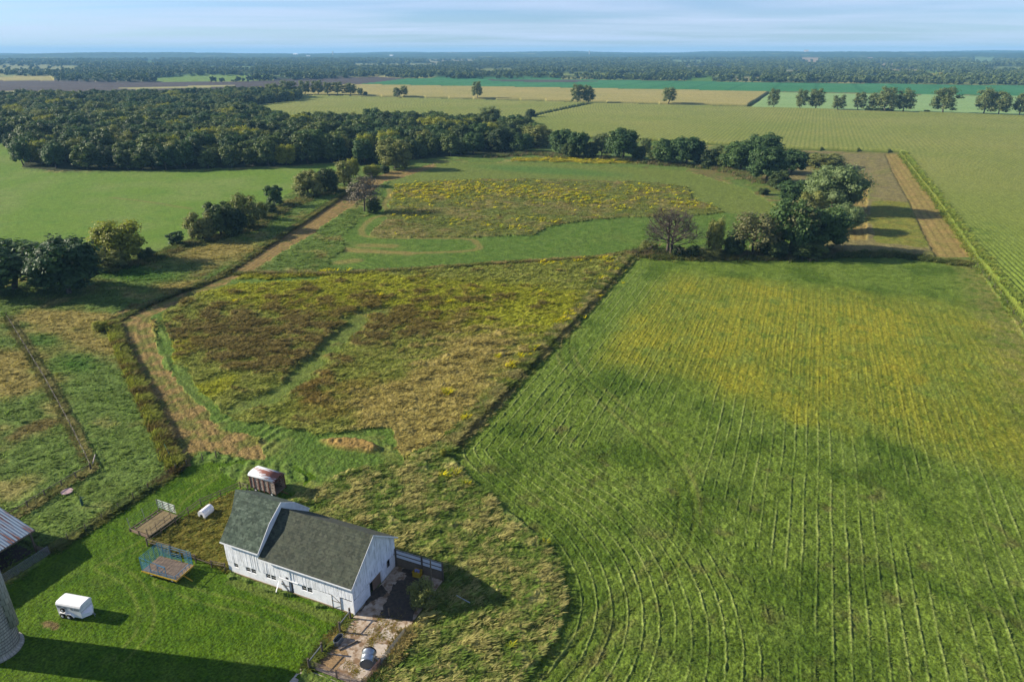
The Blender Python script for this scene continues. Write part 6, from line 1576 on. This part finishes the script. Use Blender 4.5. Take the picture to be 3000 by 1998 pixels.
# pasture
X, Y, Z, CV, rng = spray([(-330.0, 30.0), (-78.0, 30.0), (-60.0, 300.0), (-330.0, 300.0)], 80000, 55, ["pasture"])
k = (inpoly(X, Y, WOODP) == 0) & (rng.random(len(X)) < np.clip(1.5-np.hypot(X, Y)/260, 0.15, 1)); X, Y, Z, CV = X[k], Y[k], Z[k], CV[k]
s_ = 1+np.hypot(X, Y)/300
tufts("pasture_grass", X, Y, Z, (0.22+0.38*rng.random(len(X)))*s_, (0.4+0.5*rng.random(len(X)))*s_, CV*1.05, "uneven rough grass of the pasture on the left", "grass", 7, lean=(0.5, 0.2), seed=56)
# wildflower meadow: rough stems
X, Y, Z, CV, rng = spray([(-260.0, 200.0), (30.0, 200.0), (30.0, 460.0), (-260.0, 460.0)], 60000, 57, ["wildflower_meadow"])
tufts("flower_meadow_stems", X, Y, Z, 0.4+0.5*rng.random(len(X)), 0.9+0.8*rng.random(len(X)), 0.5*CV+0.5*C(122, 126, 66), "rough stems and yellow flower heads of the upper meadow", "weeds", 4, lean=(0.2, 0.1), seed=58, curl=1.2)
# goldenrod clumps
def goldenrod(name, pts, label, seed):
    rng = np.random.default_rng(seed); X = []; Y = []; S = []
    for (u, v_, n, ru) in pts:
        x, y = gp(u, v_); s = hypot(x, y)/150.0
        for _ in range(n): X.append(x+rng.normal()*ru); Y.append(y+rng.normal()*ru*0.8); S.append(0.6+0.5*min(s, 2.5))
    X = np.array(X); Y = np.array(Y); S = np.array(S); rg, cv, Z = regat(X, Y)
    Cc = np.where(rng.random((len(X), 1)) < 0.7, C(204, 190, 26), C(134, 146, 44))
    return tufts(name, X, Y, Z+0.25, (0.7+0.5*rng.random(len(X)))*S**0.5, (0.45+0.3*rng.random(len(X)))*S, Cc, label, "flowers", 8, lean=(0.15, 0.1), seed=seed+1, curl=1.8)
GR_ = [(1310, 1162, 14, 0.6), (1455, 1050, 10, 0.5), (1492, 1082, 10, 0.6), (1480, 1120, 4, 0.6), (1640, 945, 22, 1.6), (1680, 930, 14, 1.4), (1560, 1030, 8, 1), (1535, 1050, 8, .7), (1700, 905, 8, 1.2), (1740, 870, 8, 1.2), (1775, 820, 14, 1.6), (1800, 795, 16, 1.8), (1765, 765, 22, 2.2), (1615, 778, 12, 1.4), (1695, 768, 10, 1.3), (1590, 770, 6, 1.2), (1365, 1235, 8, 0.7), (1590, 860, 8, 0.8), (1120, 870, 6, 0.8), (1320, 890, 7, 0.8), (1400, 862, 6, .9), (1310, 1402, 6, 0.4), (1340, 1395, 4, 0.4), (1365, 1425, 3, 0.4), (1495, 1905, 2, 0.3), (945, 800, 8, 1.2), (960, 797, 8, 1.2), (1010, 798, 5, 1), (680, 890, 5, 1.0), (1600, 1598, 3, 0.2)]
goldenrod("goldenrod", GR_, "bright yellow goldenrod clumps dotted along the meadow and its edge", 61)
rng = np.random.default_rng(66)
X, Y, Z, CV, rng = spray([(-260.0, 200.0), (30.0, 200.0), (30.0, 460.0), (-260.0, 460.0)], 40000, 67, ["wildflower_meadow"])
k = (noise(X/3.2, Y/3.2, 134) > -0.1+0.3*rng.random(len(X))) & (rng.random(len(X)) < 0.04+0.9*golden(X, Y)); X, Y, Z = X[k], Y[k], Z[k]
tufts("goldenrod_drifts", X, Y, Z+0.3, 0.7+0.4*rng.random(len(X)), 1.0+0.8*rng.random(len(X)), np.where(rng.random((len(X), 1)) < 0.6, C(190, 180, 30), C(126, 138, 48)), "yellow goldenrod drifts across the upper meadow", "flowers", 6, lean=(0.1, 0.1), seed=68, curl=1.6)
# paddock grass
X, Y, Z, CV, rng = spray([(-74.0, 48.0), (-58.0, 48.0), (-58.0, 64.0), (-74.0, 64.0)], 9000, 71, ["paddock"])
k = (X < -59.2) | (Y > 58.5); X, Y, Z = X[k], Y[k], Z[k]
tufts("paddock_grass", X, Y, Z, 0.25+0.4*rng.random(len(X)), 0.35+0.3*rng.random(len(X)), lerp(np.tile(C(100, 110, 46), (len(X), 1)), C(156, 142, 72), rng.random(len(X))**1.2), "golden brown rank grass of the small paddock", "grass", 6, seed=72)
# weeds smothering the fences
def along(pts, n, off, seed):
    rng = np.random.default_rng(seed); P_ = np.array(pts, float); seg = np.hypot(*(P_[1:]-P_[:-1]).T); t = rng.random(n)*seg.sum(); c = np.concatenate([[0], np.cumsum(seg)])
    i = np.clip(np.searchsorted(c, t)-1, 0, len(seg)-1); f = (t-c[i])/seg[i]; q = P_[i]+(P_[i+1]-P_[i])*f[:, None]+rng.normal(size=(n, 2))*off
    return q[:, 0], q[:, 1], rng, t/seg.sum()
for nm, pts, n, off, ca, cb, hh_, lb, sd in (
    ("fence_weeds", [(-83.0, 63.0), (-92, 68.4), (-110, 79.5), (-130, 92), (-148.6, 104)], 5000, 0.42, C(126, 132, 54), C(106, 96, 54), 1.7, "yellow and rusty weeds smothering the fence beside the dirt strip", 81),
    ("track_weeds", [(-148.6, 104), (-151.5, 118), gp(640, 815), gp(780, 722), gp(985, 585), gp(1060, 540)], 3600, 0.38, C(98, 108, 54), C(130, 124, 70), 0.9, "grass and weeds on the bank along the fence and dirt track", 82),
    ("inner_fence_grass", IP+[(-95.2, 53.1), (-94.6, 45.0)], 2000, 0.28, C(142, 136, 84), C(104, 108, 54), 0.7, "tan grass standing along the diagonal pasture fence", 83),
    ("lawn_edge_grass", [(-83.2, 43), (-83.2, 62)], 800, 0.28, C(112, 116, 58), C(88, 104, 46), 0.6, "rank grass under the fence beside the lawn", 84),
    ("cross_fence_grass", [gp(690, 803), gp(960, 806), gp(1180, 794), gp(1500, 772), gp(1740, 758), gp(1840, 742)], 4200, 0.6, C(112, 116, 58), C(146, 132, 82), 0.8, "band of longer grass along the wire fence above the meadow", 85),
    ("hay_edge_grass", [gp(1845, 752), gp(1696, 915), gp(1496, 1120), gp(1326, 1300)], 7000, 0.8, C(150, 142, 90), C(108, 120, 54), 0.85, "tall tan grass bordering the left side of the hay field", 86),
    ("yard_edge_grass", [(-40.6, 40.6), (-40.6, 48.2)], 260, 0.2, C(90, 100, 40), C(134, 116, 66), 0.45, "grass along the yard's left fence", 87),
    ("clearing_weeds", [gp(1880, 752), gp(2000, 757), gp(2150, 758), gp(2400, 750), gp(2600, 748), gp(2830, 775)], 2600, 1.4, C(84, 96, 48), C(112, 112, 60), 1.3, "dark weeds along the top edge of the hay field", 88),
    ("treeline_brush", [gp(1440, 462), gp(1560, 452), gp(1640, 462), gp(1760, 466), gp(1900, 480), gp(2060, 492), gp(2160, 508), gp(2240, 538)], 2600, 3.0, C(96, 108, 60), C(122, 112, 80), 2.0, "brown and green brush filling the gaps under the far tree line", 96),
    ("thicket_brush", [gp(1870, 742), gp(1990, 746), gp(2110, 750), gp(2300, 752), gp(2440, 742)], 3000, 2.2, C(84, 92, 52), C(112, 100, 72), 1.7, "low brush under the near clump and the leafless tree", 97),
    ("hedge_brush", [gp(330, 790), gp(440, 765), gp(540, 720), gp(640, 700), gp(740, 668), gp(820, 615), gp(900, 582), gp(1000, 560)], 3600, 1.8, C(88, 100, 50), C(126, 118, 72), 1.3, "brushy weeds at the feet of the left hedgerow", 98),
    ("corn_edge_weeds", [gp(2640, 455), gp(2740, 588), gp(2860, 760), gp(3000, 948), gp(3085, 1065)], 2800, 0.9, C(124, 140, 62), C(142, 148, 70), 1.0, "tall yellow-green weeds along the edge of the corn", 99),
    ("gate_grass", [(-33.0, 49), (-33.2, 41), (-33.3, 38)], 700, 0.35, C(80, 100, 40), C(150, 134, 84), 0.8, "grass against the right yard gates", 89)):
    X, Y, rng, tt = along(pts, n, off, sd); rg, cv, Z = regat(X, Y)
    mixn = sstep(-0.15, 0.3, noise(X/4, Y/4, sd)+0.5*noise(X/1.3, Y/1.3, sd))
    s_ = 1+np.hypot(X, Y)/400
    tufts(nm, X, Y, Z, (0.4+0.6*rng.random(n))*hh_*s_, (0.4+0.4*rng.random(n))*s_, lerp(np.tile(ca, (n, 1)), cb, mixn), lb, "grass" if "grass" in nm else "brush" if "brush" in nm else "weeds", 9, lean=(0.2, 0.1), seed=sd+20, curl=1.4)
# hay field: short clumpy regrowth
X, Y, Z, CV, rng = spray([(-60.0, 20.0), (75.0, 20.0), (75.0, 150.0), (-60.0, 150.0)], 110000, 91, ["hay_field"])
k = rng.random(len(X)) < np.clip(1.35-np.hypot(X, Y)/140, 0.1, 1); X, Y, Z, CV = X[k], Y[k], Z[k], CV[k]
tufts("hay_regrowth", X, Y, Z, 0.14+0.16*rng.random(len(X)), 0.28+0.3*rng.random(len(X)), CV*1.0, "short clumpy regrowth over the near hay field", "grass", 7, lean=(0.4, 0.3), seed=92, curl=1.3)
# weeds growing out of the yard's cracks
cr = [(D_(1060, 480), 40, .35), (D_(1350, 480), 60, .45), (D_(1480, 560), 70, .4), (D_(1400, 700), 60, .35), (D_(1350, 800), 40, .3), (D_(1650, 380), 70, .5), (D_(1850, 350), 120, .8), (D_(1900, 450), 60, .4), (D_(1600, 640), 50, .3), (D_(1780, 740), 50, .3), (D_(960, 1270), 50, .3), (D_(1080, 1300), 50, .3), (D_(900, 1180), 30, .2), (D_(1000, 1420), 40, .3), (D_(1550, 260), 60, .4), (D_(720, 560), 60, .4), (D_(560, 820), 50, .35), (D_(1000, 560), 20, .3)]
X = np.concatenate([c[0][0]+RNG.normal(size=c[1])*c[2] for c in cr]); Y = np.concatenate([c[0][1]+RNG.normal(size=c[1])*c[2] for c in cr])
k = (X > -41) & (X < -33.3); X, Y = X[k], Y[k]
tufts("yard_weeds", X, Y, np.full(len(X), 0.05), 0.10+0.18*RNG.random(len(X)), 0.25+0.25*RNG.random(len(X)), lerp(np.tile(C(90, 92, 30), (len(X), 1)), C(150, 124, 60), RNG.random(len(X))), "olive weeds growing through the cracked concrete yard", "weeds", 7, seed=95)

# ------------------------------------------------------------------ air
hz = MB().box(-17500, 17500, -17500, 17500, -6, 175).build("haze", bpy.data.materials.new("haze"))
m = hz.data.materials[0]; m.use_nodes = True; nt = m.node_tree
nt.nodes.remove(nt.nodes["Principled BSDF"]); pv = nt.nodes.new("ShaderNodeVolumePrincipled")
pv.inputs['Color'].default_value = (0.24, 0.52, 0.82, 1); pv.inputs['Density'].default_value = 8.5e-5; pv.inputs['Anisotropy'].default_value = 0.0
nt.links.new(pv.outputs[0], nt.nodes["Material Output"].inputs['Volume']); tag(hz, "thin blue haze over the whole valley", "haze", kind="stuff")
